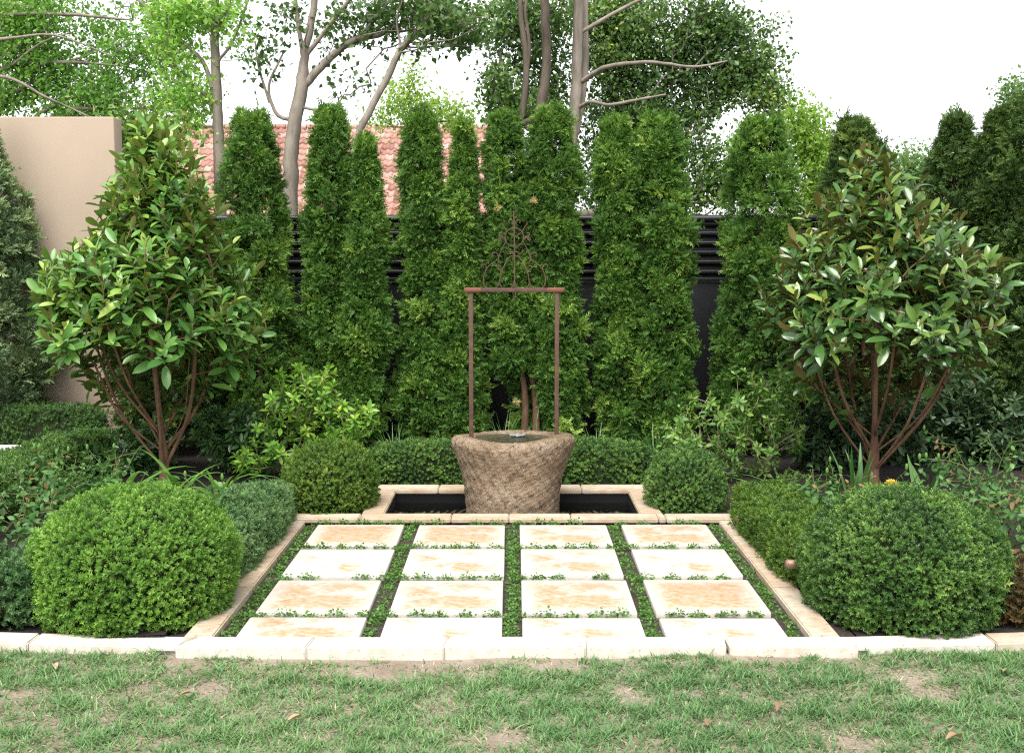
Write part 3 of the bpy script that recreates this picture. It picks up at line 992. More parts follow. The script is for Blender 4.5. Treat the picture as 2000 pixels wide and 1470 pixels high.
def thuja(px_top, py_top, wtop, px_mid, wmid, dep, label, mat='thuja', seed=1, zlow=.10, px_bot=None, wbot=None, nclump=460, name='thuja_tree', size=.060, dead=(), bare=None, group='columnar conifers along the fence', upright=.5):
    r = np.random.default_rng(seed)
    top = P(px_top, py_top, dep); mid = P(px_mid, 560, dep)
    bot = P(px_bot or px_mid, 820, dep)
    k = dep / F
    zs = np.array([-.05, .35, .9, 1.3, top[2] * .55 + .45, top[2] - .26, top[2]])
    rs = np.array([(wbot or wmid) * .34, (wbot or wmid) * .52, wmid * .565, wmid * .5, (wmid + wtop) * .30, wtop * .62, wtop * .36]) * k
    cx = np.array([bot[0], bot[0], mid[0], mid[0], (mid[0] + top[0]) / 2, top[0], top[0]])
    Rz = lambda z: np.interp(z, zs, rs)
    Cx = lambda z: np.interp(z, zs, cx)
    root = empty(name, (bot[0], dep, 0), label, 'tree', group)
    mb = MB()
    n = nclump
    z = zlow + (top[2] - zlow) * r.random(n) ** .97
    a = r.random(n) * 2 * PI
    lum = 1 + .34 * nz(np.stack([np.cos(a) * .3, np.sin(a) * .3, z], 1), 13, seed, 2)
    R = (Rz(z) - .04).clip(.02) * lum * (1 - .25 * r.random(n) ** 2)
    if bare is not None:      # opening near the foot where stems show
        kz = np.clip((bare[1] - z) / .25, 0, 1) * (np.abs(np.arctan2(np.sin(a - bare[0]), np.cos(a - bare[0]))) < bare[2])
        ok = r.random(n) > kz
        z, a, R = z[ok], a[ok], R[ok]; n = len(z)
    rad = np.stack([np.cos(a), np.sin(a), 0 * a], 1)
    C = np.stack([Cx(z) + R * rad[:, 0], dep + R * rad[:, 1], z], 1)
    cs = .085 * (.6 + .9 * r.random(n)) * np.clip(Rz(z) / .28, .55, 1.15)
    axis = norm(rad + np.array([0, 0, upright]) + r.normal(0, .25, (n, 3)))
    tone = np.clip(.28 + .30 * nz(C, 14, seed + 3, 2) + .14 * r.normal(size=n), .05, .85)
    m_ = 24 if mat == 'thuja_dark' else 42
    ii = np.repeat(np.arange(n), m_)
    off = norm(r.normal(size=(n * m_, 3))) * r.random((n * m_, 1)) ** .5
    side = off - axis[ii] * (off * axis[ii]).sum(1, keepdims=True) * .35
    pos = C[ii] + side * (cs[ii] * .6)[:, None] - axis[ii] * (.03)
    d = norm(axis[ii] * .75 + side * 1.25 + np.array([0, 0, .30]) + r.normal(0, .22, (n * m_, 3)))
    nn = norm(np.cross(d, np.cross(axis[ii] + r.normal(0, .5, (n * m_, 3)), d)) + .9 * r.normal(size=(n * m_, 3)))
    rot = frames(d, nn)
    sc = size * r.uniform(.65, 1.2, n * m_) * np.where(r.random(n * m_) < .08, 1.6, 1)
    rnd = np.clip(tone[ii] + r.normal(0, .1, n * m_), 0, .9)
    # thin inner layer so the column is not see-through
    ni = 2200
    zi = zlow + (top[2] - .1 - zlow) * r.random(ni); ai = r.random(ni) * 6.28; Ri = (Rz(zi) - .07).clip(.02) * r.random(ni) ** .5
    if bare is not None:
        ok = zi > bare[1] - .1
        zi, ai, Ri = zi[ok], ai[ok], Ri[ok]; ni = len(zi)
    pi_ = np.stack([Cx(zi) + Ri * np.cos(ai), dep + Ri * np.sin(ai), zi], 1)
    di = norm(np.stack([np.cos(ai), np.sin(ai), .4 + 0 * ai], 1) + r.normal(0, .4, (ni, 3)))
    pos = np.concatenate([pos, pi_]); rot = np.concatenate([rot, frames(di, norm(r.normal(size=(ni, 3))))])
    sc = np.concatenate([sc, np.full(ni, .085)]); rnd = np.concatenate([rnd, r.random(ni) * .25])
    # fine leader shoots standing up out of the top
    nt_ = 90
    at = r.random(nt_) * 6.28; rt = .8 * Rz(top[2] - .1) * r.random(nt_) ** .6
    pt = np.stack([top[0] + rt * np.cos(at), dep + rt * np.sin(at), top[2] - .16 + .07 * r.random(nt_)], 1)
    dt = norm(np.array([0, 0, 1.0]) + r.normal(0, .22, (nt_, 3)))
    pos = np.concatenate([pos, pt]); rot = np.concatenate([rot, frames(dt, norm(r.normal(size=(nt_, 3))))])
    sc = np.concatenate([sc, r.uniform(.07, .13, nt_)]); rnd = np.concatenate([rnd, r.uniform(.3, .7, nt_)])
    w = r.integers(0, 3, len(pos))
    for j, (tv, tf, tip) in enumerate(SPRAY):
        s_ = w == j
        scatter(mb, tv, tf, pos[s_], rot[s_], sc[s_], rnd[s_], 0, tip)
    for q in range(4):       # a few small browned sprays
        jj = r.integers(0, n * m_ - 40)
        tv, tf, tip = SPRAY[q % 3]
        scatter(mb, tv, tf, pos[jj:jj + 5], rot[jj:jj + 5], sc[jj:jj + 5] * .8, r.random(5) * .6, 1, tip)
    mb.build('foliage', [M[mat], M['deadspray']], root)
    mb = MB()
    for j in range(2 if bare is not None else 1):
        o_ = (.05 * (j * 2 - 1) if bare is not None else 0)
        pts = [(bot[0] + o_, dep - .02 * j, -.05), (bot[0] + o_ * .8, dep, .5), (mid[0] + o_ * .5, dep, 1.2), (top[0], dep, top[2] - .15)]
        tube(mb, smoothline(pts, 4), np.linspace(.036, .008, 13), 8)
    mb.build('trunk', M['thujabark'], root, smooth=True)
    for (dx, dy) in dead:
        mb = MB()
        zc = P(dx, dy, dep)[2]
        c = np.array([P(dx, dy, dep - Rz(zc) - .06)[0], dep - Rz(zc) * .93 - .03, zc])
        nd = 46
        d_ = norm(np.array([0, -.5, -.3]) + r.normal(0, .7, (nd, 3)))
        tv, tf, tip = SPRAY[0]
        scatter(mb, tv, tf, c + r.normal(0, .008, (nd, 3)) * (1, 1, 1.2), frames(d_, norm(r.normal(size=(nd, 3)))), r.uniform(.018, .036, nd), r.random(nd), 0)
        ob = mb.build('dead_spray', M['deadspray'], root)
        ob['label'] = 'tan dried sprig caught in the green foliage'
    return rebase(root, (bot[0], dep, 0))


TD = 9.35
thuja(332, 400, 90, 330, 190, 9.3, 'dark green columnar thuja mostly hidden behind the left magnolia', seed=50, mat='thuja_dark', size=.07)
thuja(490, 220, 92, 505, 142, TD, 'broad flat topped thuja beside the right flank of the left magnolia', seed=51, px_bot=510, wbot=150)
thuja(645, 213, 74, 637, 100, TD, 'tall narrow thuja in front of the pale forked tree trunk, taller of its pair', seed=52, px_bot=634, wbot=112)
thuja(714, 268, 46, 711, 96, TD - .08, 'shorter thin topped thuja right of the pale forked trunk', seed=53, px_bot=702, wbot=104)
thuja(824, 216, 72, 832, 98, TD, 'tall thuja behind the left post of the iron frame, taller of its pair', seed=54, px_bot=826, wbot=112)
thuja(905, 241, 44, 899, 92, TD - .05, 'shorter wispy topped thuja behind the left end of the iron crossbar', seed=55, px_bot=898, wbot=116)
thuja(988, 220, 80, 996, 94, TD, 'thuja with a tan dried sprig and bare stems right behind the iron scrollwork', seed=56, px_bot=1034, wbot=80, dead=((973, 408), (1010, 778)), bare=(-1.6, .80, 1.6))
thuja(1076, 215, 94, 1086, 106, TD - .04, 'bushy thuja behind the right post of the iron frame, with one pale dried sprig', seed=57, px_bot=1100, wbot=92, dead=((1043, 393),))
thuja(1204, 232, 74, 1210, 100, TD, 'narrower left thuja of the pair between the iron frame and the black fence gap', seed=58, px_bot=1208, wbot=104, dead=((1310, 595),))
thuja(1286, 228, 94, 1297, 114, TD - .05, 'broad flat topped right thuja of the pair beside the black fence gap', seed=59, px_bot=1300, wbot=118)
thuja(1490, 238, 110, 1482, 154, TD - .1, 'broad rounded thuja standing alone between the black fence gap and the right magnolia', seed=60, px_bot=1474, wbot=160)
thuja(1672, 236, 90, 1680, 190, 9.7, 'dark thuja whose top shows above the right magnolia', 'thuja_dark', size=.07, seed=61, px_bot=1690, wbot=240)
thuja(1868, 224, 72, 1860, 190, 9.6, 'dark spire shaped thuja right of the right magnolia, left of the last pair', 'thuja_dark', size=.07, seed=62, px_bot=1850, wbot=260)
thuja(1955, 218, 70, 1960, 170, 9.3, 'dark green thuja with a thin lighter tip at the right edge, left of the tallest', 'thuja_dark', size=.07, seed=63, px_bot=1960, wbot=230)
thuja(2025, 195, 110, 2035, 220, 9.1, 'tallest dark thuja cut off by the right edge of the photo', 'thuja_dark', size=.07, seed=64, px_bot=2040, wbot=230)
thuja(-40, 150, 16, -22, 215, 9.5, 'grey green pencil cypress in front of the beige wall at the left edge', 'cypress', 65, px_bot=-20, wbot=225, name='cypress_tree', upright=1.6, nclump=420, size=.08, group='columnar conifers along the fence')

# ------------------------------------------------------------------ branching plants
def grow(sk, tips, r, lean=.35, seg=.12, wob=.06, upz=.15, sag=0.0):
    """sk: list of (point, parent, radius or 0). Connect each tip to the skeleton."""
    cap = len(sk) + len(tips) * 14 + 10
    Pn = np.zeros((cap, 3)); par = np.full(cap, -1); plen = np.zeros(cap); rad0 = np.zeros(cap)
    n = 0
    for (p, pa, r0) in sk:
        Pn[n] = p; par[n] = pa; rad0[n] = r0
        if pa >= 0: plen[n] = plen[pa] + np.linalg.norm(Pn[n] - Pn[pa])
        n += 1
    order = np.argsort(np.linalg.norm(tips - Pn[0], axis=1))
    ends = np.zeros(len(tips), int)
    for ti in order:
        t = tips[ti]
        d = np.linalg.norm(Pn[:n] - t, axis=1)
        cost = d + lean * plen[:n] + 2.5 * np.maximum(0, Pn[:n, 2] - t[2] - upz * 0)
        cost[0] += .3
        j = int(np.argmin(cost))
        L = d[j]
        m = int(min(12, max(1, round(L / seg))))
        a = Pn[j].copy()
        prev = j
        ctrl = (a + t) / 2 + np.array([0, 0, -sag * L]) + r.normal(0, wob, 3) * L
        for k in range(1, m + 1):
            u = k / m
            q = (1 - u) ** 2 * a + 2 * u * (1 - u) * ctrl + u * u * t
            Pn[n] = q; par[n] = prev; plen[n] = plen[prev] + L / m
            prev = n; n += 1
        ends[ti] = prev
    return Pn[:n], par[:n], rad0[:n], ends


def skin(mb, Pn, par, rad0, rtip, e=2.3, sides=6, rmax=9):
    n = len(Pn)
    s = np.zeros(n)
    kids = [[] for _ in range(n)]
    for i in range(n):
        if par[i] >= 0: kids[par[i]].append(i)
    for i in range(n - 1, -1, -1):
        if not kids[i]: s[i] = 1
        if par[i] >= 0: s[par[i]] += s[i]
    # parents always come before children in index order only for skeleton + grown nodes
    R = np.minimum(rtip * s ** (1 / e), rmax)
    R = np.where(rad0 > 0, rad0, R)
    for i in range(n):      # never thicker than the parent
        if par[i] >= 0: R[i] = min(R[i], R[par[i]] * 1.0)
    starts = [(0, -1)] if n else []
    stack = [(0, -1)]
    while stack:
        i, pa = stack.pop()
        ch = [pa] if pa >= 0 else []
        c = i
        ch.append(c)
        while kids[c]:
            ks = sorted(kids[c], key=lambda q: -R[q] * 1000 - s[q] * .001)
            for q in ks[1:]: stack.append((q, c))
            c = ks[0]
            ch.append(c)
        if len(ch) > 1:
            rr = R[ch].copy()
            if pa >= 0: rr[0] = rr[1]
            sd = sides if rr.max() > .012 else (5 if rr.max() > .005 else 4)
            tube(mb, Pn[ch], rr, sd, cap=False)
    return R


MAGLEAF = [leaf_template(6, .185, .35, .16, 1.12, .5), leaf_template(6, .17, .30, .30, 1.1, .55), leaf_template(6, .195, .42, .05, 1.2, .5)]
MEDLEAF = [leaf_template(3, .19, .25, .2, 1.2), leaf_template(3, .22, .3, .1, 1.2)]
OVAL = [leaf_template(3, .30, .2, .15, .8)]
TREELEAF = [rhomb(.30, .3, .12), rhomb(.36, .2, .2)]


def whorls(mb, tips, dirs, k, L, lt, r, rnd, pol0=25, pol1=100, back=.12, jit=.15, lvar=.2, mat=0, droop=.0):
    n = len(tips)
    ii = np.repeat(np.arange(n), k)
    jj = np.tile(np.arange(k), n)
    u = (jj + .5) / k
    az = jj * 2.4 + np.repeat(r.random(n) * 6.28, k)
    pol = np.radians(pol0 + (pol1 - pol0) * u) + r.normal(0, jit, n * k)
    D = norm(dirs)[ii]
    ref = norm(np.cross(D, np.array([.3, .2, .93]) + 0 * D))
    ref2 = np.cross(D, ref)
    d = D * np.cos(pol)[:, None] + (ref * np.cos(az)[:, None] + ref2 * np.sin(az)[:, None]) * np.sin(pol)[:, None]
    d = norm(d + np.array([0, 0, -droop]) * u[:, None])
    pos = tips[ii] - D * (u * back)[:, None]
    nn = norm(D + .25 * r.normal(size=d.shape))
    rot = frames(d, nn)
    sc = L * (1 + lvar * r.normal(size=n * k)).clip(.5, 1.5) * (.75 + .35 * u)
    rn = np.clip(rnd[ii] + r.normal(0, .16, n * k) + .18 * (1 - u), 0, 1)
    w = r.integers(0, len(lt), n * k)
    for j, (tv, tf) in enumerate(lt):
        s_ = w == j
        scatter(mb, tv, tf, pos[s_], rot[s_], sc[s_], rn[s_], mat)


def poisson(pts, md, nmax):
    out = []
    for p in pts:
        if len(out) == 0 or np.min(np.linalg.norm(np.array(out) - p, axis=1)) > md:
            out.append(p)
            if len(out) >= nmax: break
    return np.array(out)


def magnolia(base_px, dep, cxpx, prof, label, mat, seed, ntip=300, stems=9, rtrunk=.04, Lf=.165):
    r = np.random.default_rng(seed)
    k = dep / F
    b = P(base_px, 948, dep); b[2] = -.02
    ys = np.array([q[0] for q in prof]); hw = np.array([q[1] for q in prof]) * k; cxs = np.array([q[2] if len(q) > 2 else cxpx for q in prof])
    zz = np.array([P(1000, y, dep)[2] for y in ys])[::-1]
    hw = hw[::-1]; cxs = np.array([P(c, 600, dep)[0] for c in cxs[::-1]])
    Rz = lambda z: np.interp(z, zz, hw); Cx = lambda z: np.interp(z, zz, cxs)
    m_ = 9000
    z = zz[0] + (zz[-1] - zz[0]) * r.random(m_)
    keep = r.random(m_) < (Rz(z) / hw.max()) ** 1.1 + .05
    z = z[keep]
    a = r.random(len(z)) * 6.28
    rr = np.sqrt(r.uniform(.06, 1, len(z)))
    rr = rr * (1 - .0)
    R = (Rz(z) * (1 + .22 * nz(np.stack([np.cos(a) * .6, np.sin(a) * .6, z], 1), 6, seed, 2)) - .10).clip(.03)
    cand = np.stack([Cx(z) + R * rr * np.cos(a), dep + .9 * R * rr * np.sin(a), z], 1)
    # leave holes low down near the stems
    hole = (rr < .80) & (z < zz[0] + .30 * (zz[-1] - zz[0])) | (rr < .5) & (z < zz[0] + .46 * (zz[-1] - zz[0]))
    hole |= (z < .98) & (np.sin(a) < -.25)
    cand = cand[~hole]
    tips = poisson(cand, .082, ntip)
    sk = [(b, -1, rtrunk * 1.25), (b + (0, 0, .12), 0, rtrunk), (b + (0, 0, .24), 1, rtrunk * .95)]
    lead = smoothline([b + (0, 0, .24), np.array([Cx(.8) * .5 + b[0] * .5, dep, .8]), np.array([Cx(1.5), dep, 1.5]), np.array([Cx(zz[-1]), dep, zz[-1] - .15])], 5)[1:]
    pa = 2
    for q in lead:
        sk.append((q, pa, 0)); pa = len(sk) - 1
    for i in range(stems):
        az = i * 2 * PI / stems + r.normal(0, .15)
        z1 = r.uniform(.85, 1.25)
        rd = Rz(z1) * r.uniform(.4, .7)
        st = 1 if i % 3 == 0 else (2 if i % 3 == 1 else 3)
        p0 = np.array(sk[st][0])
        p1 = np.array([Cx(z1) + rd * math.cos(az), dep + rd * math.sin(az), z1])
        mid_ = p0 * .5 + p1 * .5 + np.array([math.cos(az) * .06, math.sin(az) * .06, -.05])
        pa = st
        for q in smoothline([p0, mid_, p1], 4)[1:]:
            sk.append((q, pa, 0)); pa = len(sk) - 1
    Pn, par, r0, ends = grow(sk, tips, r, .4, .11, .05)
    root = empty('magnolia_tree', b, label, 'tree', 'pair of evergreen magnolias')
    mb = MB()
    skin(mb, Pn, par, r0, .0032, 2.35, 7, rtrunk)
    mb.build('trunk', M['magbark'], root, smooth=True)
    mb = MB()
    rad = np.stack([tips[:, 0] - Cx(tips[:, 2]), tips[:, 1] - dep, 0 * tips[:, 0]], 1)
    dirs = norm(norm(tips - Pn[par[ends]]) * .5 + rad / .8 * .45 + np.array([0, 0, .75]) + r.normal(0, .14, tips.shape))
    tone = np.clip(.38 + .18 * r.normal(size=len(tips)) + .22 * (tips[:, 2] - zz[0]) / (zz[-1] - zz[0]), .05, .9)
    low = np.clip((zz[0] + .9 - tips[:, 2]) / .9, 0, 1)
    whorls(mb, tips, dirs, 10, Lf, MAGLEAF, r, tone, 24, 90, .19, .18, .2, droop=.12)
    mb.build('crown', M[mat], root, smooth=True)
    return rebase(root, b)


magnolia(322, 7.84, 290, [(205, 14, 298), (250, 62, 302), (300, 95, 312), (350, 112, 312), (400, 132, 322), (440, 140, 322), (475, 180, 300), (520, 232, 282), (560, 245, 280), (620, 240, 282), (680, 222, 285), (730, 170, 285), (770, 70, 280)],
         'light green magnolia tree in front of the beige wall', 'magnolia', 71, 520, 11, .034, .118)
magnolia(1705, 7.8, 1710, [(268, 14, 1690), (300, 62, 1695), (350, 112, 1705), (400, 160, 1712), (450, 200), (500, 255), (560, 280, 1718), (620, 280, 1715), (680, 255, 1715), (740, 180), (780, 80)],
         'dark glossy magnolia tree with bronze leaf backs, in the right bed', 'magnolia_dark', 72, 440, 11, .038, .118)


def shrub(name, label, cat, base, tips, lt, mat, barkm, seed, k=8, L=.06, rtip=.0022, pol=(30, 105), back=.05, lean=.35, group=None, dirup=.6, droop=.1, tone=.45):
    r = np.random.default_rng(seed)
    b = np.asarray(base, float)
    sk = [(b, -1, 0)]
    nst = 4
    tips = np.asarray(tips)
    c = tips.mean(0)
    for i in range(nst):
        a = i * 6.28 / nst + r.random()
        q = b + np.array([math.cos(a) * .05, math.sin(a) * .05, .06]); sk.append((q, 0, 0))
    Pn, par, r0, ends = grow(sk, tips, r, lean, .06, .12)
    root = empty(name, b, label, cat, group)
    mb = MB()
    skin(mb, Pn, par, r0, rtip, 2.3, 5, .03)
    mb.build('stem', barkm, root, smooth=True)
    mb = MB()
    d = norm(norm(tips - Pn[par[ends]]) + np.array([0, 0, dirup]) + r.normal(0, .2, tips.shape))
    whorls(mb, tips, d, k, L, lt, r, np.clip(tone + .2 * r.normal(size=len(tips)), .02, .85), pol[0], pol[1], back, .2, .2, droop=droop)
    mb.build('foliage', M[mat] if isinstance(mat, str) else mat, root)
    return rebase(root, b)


def tips_px(lst, dep, r, per=3, jit=.05, djit=.12):
    out = []
    for (x, y) in lst:
        for i in range(per):
            out.append(P(x, y, dep + r.normal(0, djit)) + r.normal(0, jit, 3) * (i > 0))
    return np.array(out)


def tips_vol(cx, cy, rx, ry, dep, n, r, rd=None, shell=.3):
    k = dep / F
    d = norm(r.normal(size=(n, 3))) * (shell + (1 - shell) * r.random((n, 1))) ** .6
    c = P(cx, cy, dep)
    return c + d * np.array([rx * k, rd if rd else rx * k, ry * k])


rs_ = np.random.default_rng(81)
shrub('rhododendron_bush', 'open lime green rhododendron bush left of the small box ball', 'shrub', G(552, 938, .0) * (1, 1, 0) + (0, .3, 0),
      tips_px([(575, 738), (604, 748), (552, 772), (582, 792), (545, 806), (522, 832), (562, 850), (500, 872), (470, 902), (532, 900), (602, 836), (590, 870), (500, 915), (480, 880), (545, 875), (625, 755)], 8.05, rs_, 6, .06),
      MEDLEAF, 'rhodo', M['palestem'], 82, 11, .06, .0024, group='flowering shrubs in the beds')
shrub('rhododendron_bush', 'lime green rhododendron bush just behind the small left box ball', 'shrub', (P(665, 900, 8.15)[0], 8.15, 0),
      tips_px([(640, 778), (664, 790), (690, 802), (632, 805), (700, 832), (722, 818), (672, 830), (650, 852), (712, 850), (610, 860), (685, 870), (650, 750)], 8.1, rs_, 6, .06),
      MEDLEAF, 'rhodo', M['palestem'], 83, 11, .06, .0024, group='flowering shrubs in the beds')
shrub('azalea_bush', 'mid green azalea bush with pale bare stems right of the small right box ball', 'shrub', (P(1480, 930, 8.1)[0], 8.1, 0),
      tips_px([(1470, 748), (1500, 752), (1530, 764), (1552, 800), (1440, 770), (1462, 830), (1500, 812), (1480, 870), (1520, 880), (1540, 915), (1500, 920), (1535, 840), (1455, 900), (1490, 780), (1560, 870), (1510, 790), (1480, 800)], 8.1, rs_, 7, .07),
      MEDLEAF, 'azalea', M['palestem'], 84, 11, .05, .0024, group='flowering shrubs in the beds')
shrub('azalea_bush', 'spreading azalea bush directly above the small right box ball', 'shrub', (P(1385, 900, 8.0)[0], 8.0, 0),
      tips_px([(1375, 790), (1402, 800), (1345, 835), (1380, 842), (1420, 832), (1352, 868), (1402, 868), (1440, 872), (1330, 850), (1425, 800), (1440, 900), (1360, 815), (1310, 860), (1400, 885)], 8.0, rs_, 7, .07),
      MEDLEAF, 'azalea', M['palestem'], 85, 11, .05, .0024, group='flowering shrubs in the beds')
shrub('camellia_bush', 'dark glossy leaved shrub right of the left magnolia trunk', 'shrub', (P(455, 940, 8.3)[0], 8.3, 0),
      tips_vol(450, 846, 82, 62, 8.35, 200, rs_), MEDLEAF, 'gloss', M['darkbark'], 86, 10, .062, .002, group='flowering shrubs in the beds')
shrub('evergreen_shrub', 'dark leafy shrub left of the left magnolia trunk', 'shrub', (P(280, 940, 8.5)[0], 8.5, 0),
      tips_vol(275, 876, 85, 52, 8.55, 170, rs_), MEDLEAF, 'gloss', M['darkbark'], 87, 10, .062, .002, group='shaded shrubs in the beds')
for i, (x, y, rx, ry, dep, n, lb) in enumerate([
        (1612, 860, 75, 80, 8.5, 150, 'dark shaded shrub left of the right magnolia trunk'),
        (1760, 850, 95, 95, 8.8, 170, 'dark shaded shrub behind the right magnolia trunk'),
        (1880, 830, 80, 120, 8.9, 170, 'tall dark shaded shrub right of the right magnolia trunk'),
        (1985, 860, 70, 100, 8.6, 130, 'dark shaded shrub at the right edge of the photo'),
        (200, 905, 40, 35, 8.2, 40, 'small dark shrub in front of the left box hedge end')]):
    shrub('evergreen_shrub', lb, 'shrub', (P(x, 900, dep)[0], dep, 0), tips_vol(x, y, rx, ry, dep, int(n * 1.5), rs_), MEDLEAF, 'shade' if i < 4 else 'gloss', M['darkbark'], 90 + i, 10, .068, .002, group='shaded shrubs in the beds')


def rose(base, h, spread, n, label, seed, flower=None, bud=True):
    r = np.random.default_rng(seed)
    b = np.asarray(base, float)
    n = int(n * 1.7)
    tips = b + np.stack([r.normal(0, spread, n), r.normal(0, spread, n), h * r.uniform(.35, 1.05, n)], 1)
    sk = [(b, -1, 0)]
    Pn, par, r0, ends = grow(sk, tips, r, .5, .06, .1)
    root = empty('rose_bush', b, label, 'rose bush', 'rose bushes in the beds')
    mb = MB(); skin(mb, Pn, par, r0, .0022, 2.5, 5, .008)
    mb.build('stem', M['stem'], root, smooth=True)
    mb = MB()
    d = norm(tips - Pn[par[ends]] + np.array([0, 0, .05]))
    whorls(mb, tips, d, 8, .042, OVAL, r, np.clip(.4 + .22 * r.normal(size=n), 0, .9), 50, 110, .16, .25, .25, droop=.3)
    tv, tf = OVAL[0]
    for rep in range(2):
        pp = tips - d * r.uniform(.04, .2, (n, 1)) + r.normal(0, .025, tips.shape)
        dd = norm(r.normal(size=(n, 3)) + (0, 0, .1))
        scatter(mb, tv, tf, pp, frames(dd, norm(np.array([0, 0, 1.0]) + r.normal(0, .3, (n, 3)))), r.uniform(.03, .048, n), np.clip(.4 + .2 * r.normal(size=n), 0, .8))
    mb.build('foliage', M['rose'], root)
    if bud:
        for j in np.argsort(-tips[:, 2])[:2]:
            mb = MB()
            V, Fc = rounded(tips[j] + (0, 0, .02), (.008, .008, .018), 2, 0, 1, 1)
            mb.add(V, Fc, .8)
            mb.build('bud', M['cover'], root, smooth=True)
    if flower is not None:
        mb = MB()
        c = np.asarray(flower)
        for ring, (kk, pol, L) in enumerate([(5, 12, .034), (6, 32, .038), (7, 55, .042), (7, 76, .042)]):
            a = np.arange(kk) * 6.28 / kk + ring * .4
            d_ = np.stack([np.sin(math.radians(pol)) * np.cos(a), np.sin(math.radians(pol)) * np.sin(a), np.full(kk, math.cos(math.radians(pol)))], 1)
            lt = leaf_template(4, .42, .5, -.15, .75)
            scatter(mb, lt[0], lt[1], np.repeat(c[None], kk, 0), frames(d_, np.array([0, 0, 1.0]) + 0 * d_ + .01), np.full(kk, L), r.random(kk))
        fo = mb.build('flower', M['petal'], root, smooth=True)
        fo['label'] = 'yellow rose in full bloom'
        mb = MB()
        tube(mb, smoothline([b, (b + c) / 2 + (0, .01, 0), c], 5), .003, 5)
        mb.build('flower_stem', M['stem'], root)
    return rebase(root, b)


def gb(px, py, z=0.0):
    q = G(px, py, z); return np.array([q[0], q[1], z])


rose(gb(60, 1120), .42, .16, 26, 'rose bush behind the large left box ball, nearest the left edge', 101)
rose(gb(10, 1040), .45, .16, 26, 'rose bush against the dark hedge at the left edge', 102)
rose(gb(190, 1020), .42, .16, 28, 'red tipped rose bush behind the top of the large left box ball', 103)
rose(gb(95, 1020), .40, .15, 24, 'leggy rose bush with pale buds in front of the left dark hedge', 104)
rose(gb(400, 1075), .38, .10, 14, 'small rose bush right of the left magnolia trunk', 105)
rose(gb(1605, 1040), .36, .14, 34, 'bushy rose with upright buds left of the right magnolia trunk', 106)
rose(gb(1735, 1060), .44, .08, 8, 'rose bush with one yellow flower behind the large right box ball', 107, flower=P(1741, 948, 6.3))
rose(gb(1900, 1060), .40, .18, 30, 'rose bush right of the top of the large right box ball', 108)
rose(gb(1985, 1090), .42, .16, 28, 'rose bush at the right edge above the browned hedge', 109)
rose(gb(1930, 990), .42, .18, 24, 'leggy rose bush in deep shade at the far right', 110)


def strap(name, base, n, L, w, label, mat, seed, b0=(5, 35), b1=(60, 120), group=None, fold=.35, up=0):
    r = np.random.default_rng(seed)
    mb = MB()
    b = np.asarray(base, float)
    bs = b + np.stack([r.normal(0, .015 + w * .3, n), r.normal(0, .015 + w * .3, n), np.zeros(n)], 1)
    az = np.arange(n) * 2.4 + r.normal(0, .3, n)
    ribbons(mb, bs, az, L * r.uniform(.65, 1.1, n), w * r.uniform(.7, 1.1, n), np.radians(r.uniform(*b0, n)), np.radians(r.uniform(*b1, n)), 7, r.random(n), fold, .85)
    o = mb.build(name, M[mat], smooth=True)
    o.data.transform(__import__('mathutils').Matrix.Translation(-Vector(b)))
    o.location = b
    return tag(o, label, 'plant', group)


strap('lily_clump', gb(437, 1000), 16, .50, .036, 'strappy lily clump on bare soil between left magnolia and small box ball', 'strap', 121, (5, 40), (60, 130), 'strap leaved clumps')
strap('lily_clump', gb(235, 985), 11, .62, .05, 'broad arching strap leaved clump left of the left magnolia trunk', 'strap', 122, (20, 50), (85, 140), 'strap leaved clumps')
strap('lily_clump', gb(345, 975), 8, .46, .034, 'low strap leaved clump at the foot of the left magnolia', 'strap', 123, (20, 50), (80, 130), 'strap leaved clumps')
strap('lily_clump', gb(1537, 1005), 11, .42, .034, 'strap leaved clump with one upright shoot behind the right side hedge', 'strap', 124, (10, 50), (60, 125), 'strap leaved clumps')
strap('lily_clump', gb(1680, 1000), 9, .42, .04, 'upright dark strap leaved clump left of the right magnolia trunk', 'liriope', 125, (0, 14), (8, 40), 'strap leaved clumps')
strap('lily_clump', gb(1795, 1000), 7, .34, .05, 'broad leaved clump right of the yellow rose', 'liriope', 126, (5, 35), (20, 70), 'strap leaved clumps')
for i, (x, dep, n, L, lb) in enumerate([(772, 8.6, 60, .34, 'grassy clump left of the fountain, nearest the rhododendrons'), (868, 8.6, 40, .28, 'grassy clump behind the left shoulder of the fountain bowl'),
                                        (985, 8.7, 45, .46, 'tall thin grassy clump directly behind the fountain bowl'), (1165, 8.6, 65, .34, 'grassy clump just right of the fountain bowl'),
                                        (1282, 8.5, 80, .36, 'dense grassy clump above the small right box ball'), (1040, 8.7, 30, .42, 'thin grassy clump behind the bubbling water')]):
    strap('grass_clump', (P(x, 800, dep)[0], dep, .0), n, L, .008, lb, 'liriope', 130 + i, (2, 30), (20, 95), 'grassy clumps along the back hedge', 0)
# small conifer seedling behind the fountain
mb = MB()
c = P(1103, 850, 8.5)
r = np.random.default_rng(140)
nd = 90
d_ = norm(r.normal(size=(nd, 3)) * (1, 1, .6) + (0, 0, .7))
tv, tf, tip = SPRAY[1]
zz_ = r.random(nd) * .34
scatter(mb, tv, tf, np.stack([c[0] + r.normal(0, .02, nd), 8.5 + r.normal(0, .02, nd), zz_], 1), frames(d_, norm(r.normal(size=(nd, 3)))), r.uniform(.06, .12, nd) * (1.1 - zz_), np.clip(.75 + .2 * r.random(nd), 0, 1), 0, tip)
tag(mb.build('conifer_seedling', M['thuja']), 'small yellow tipped conifer seedling right behind the fountain bowl', 'plant')

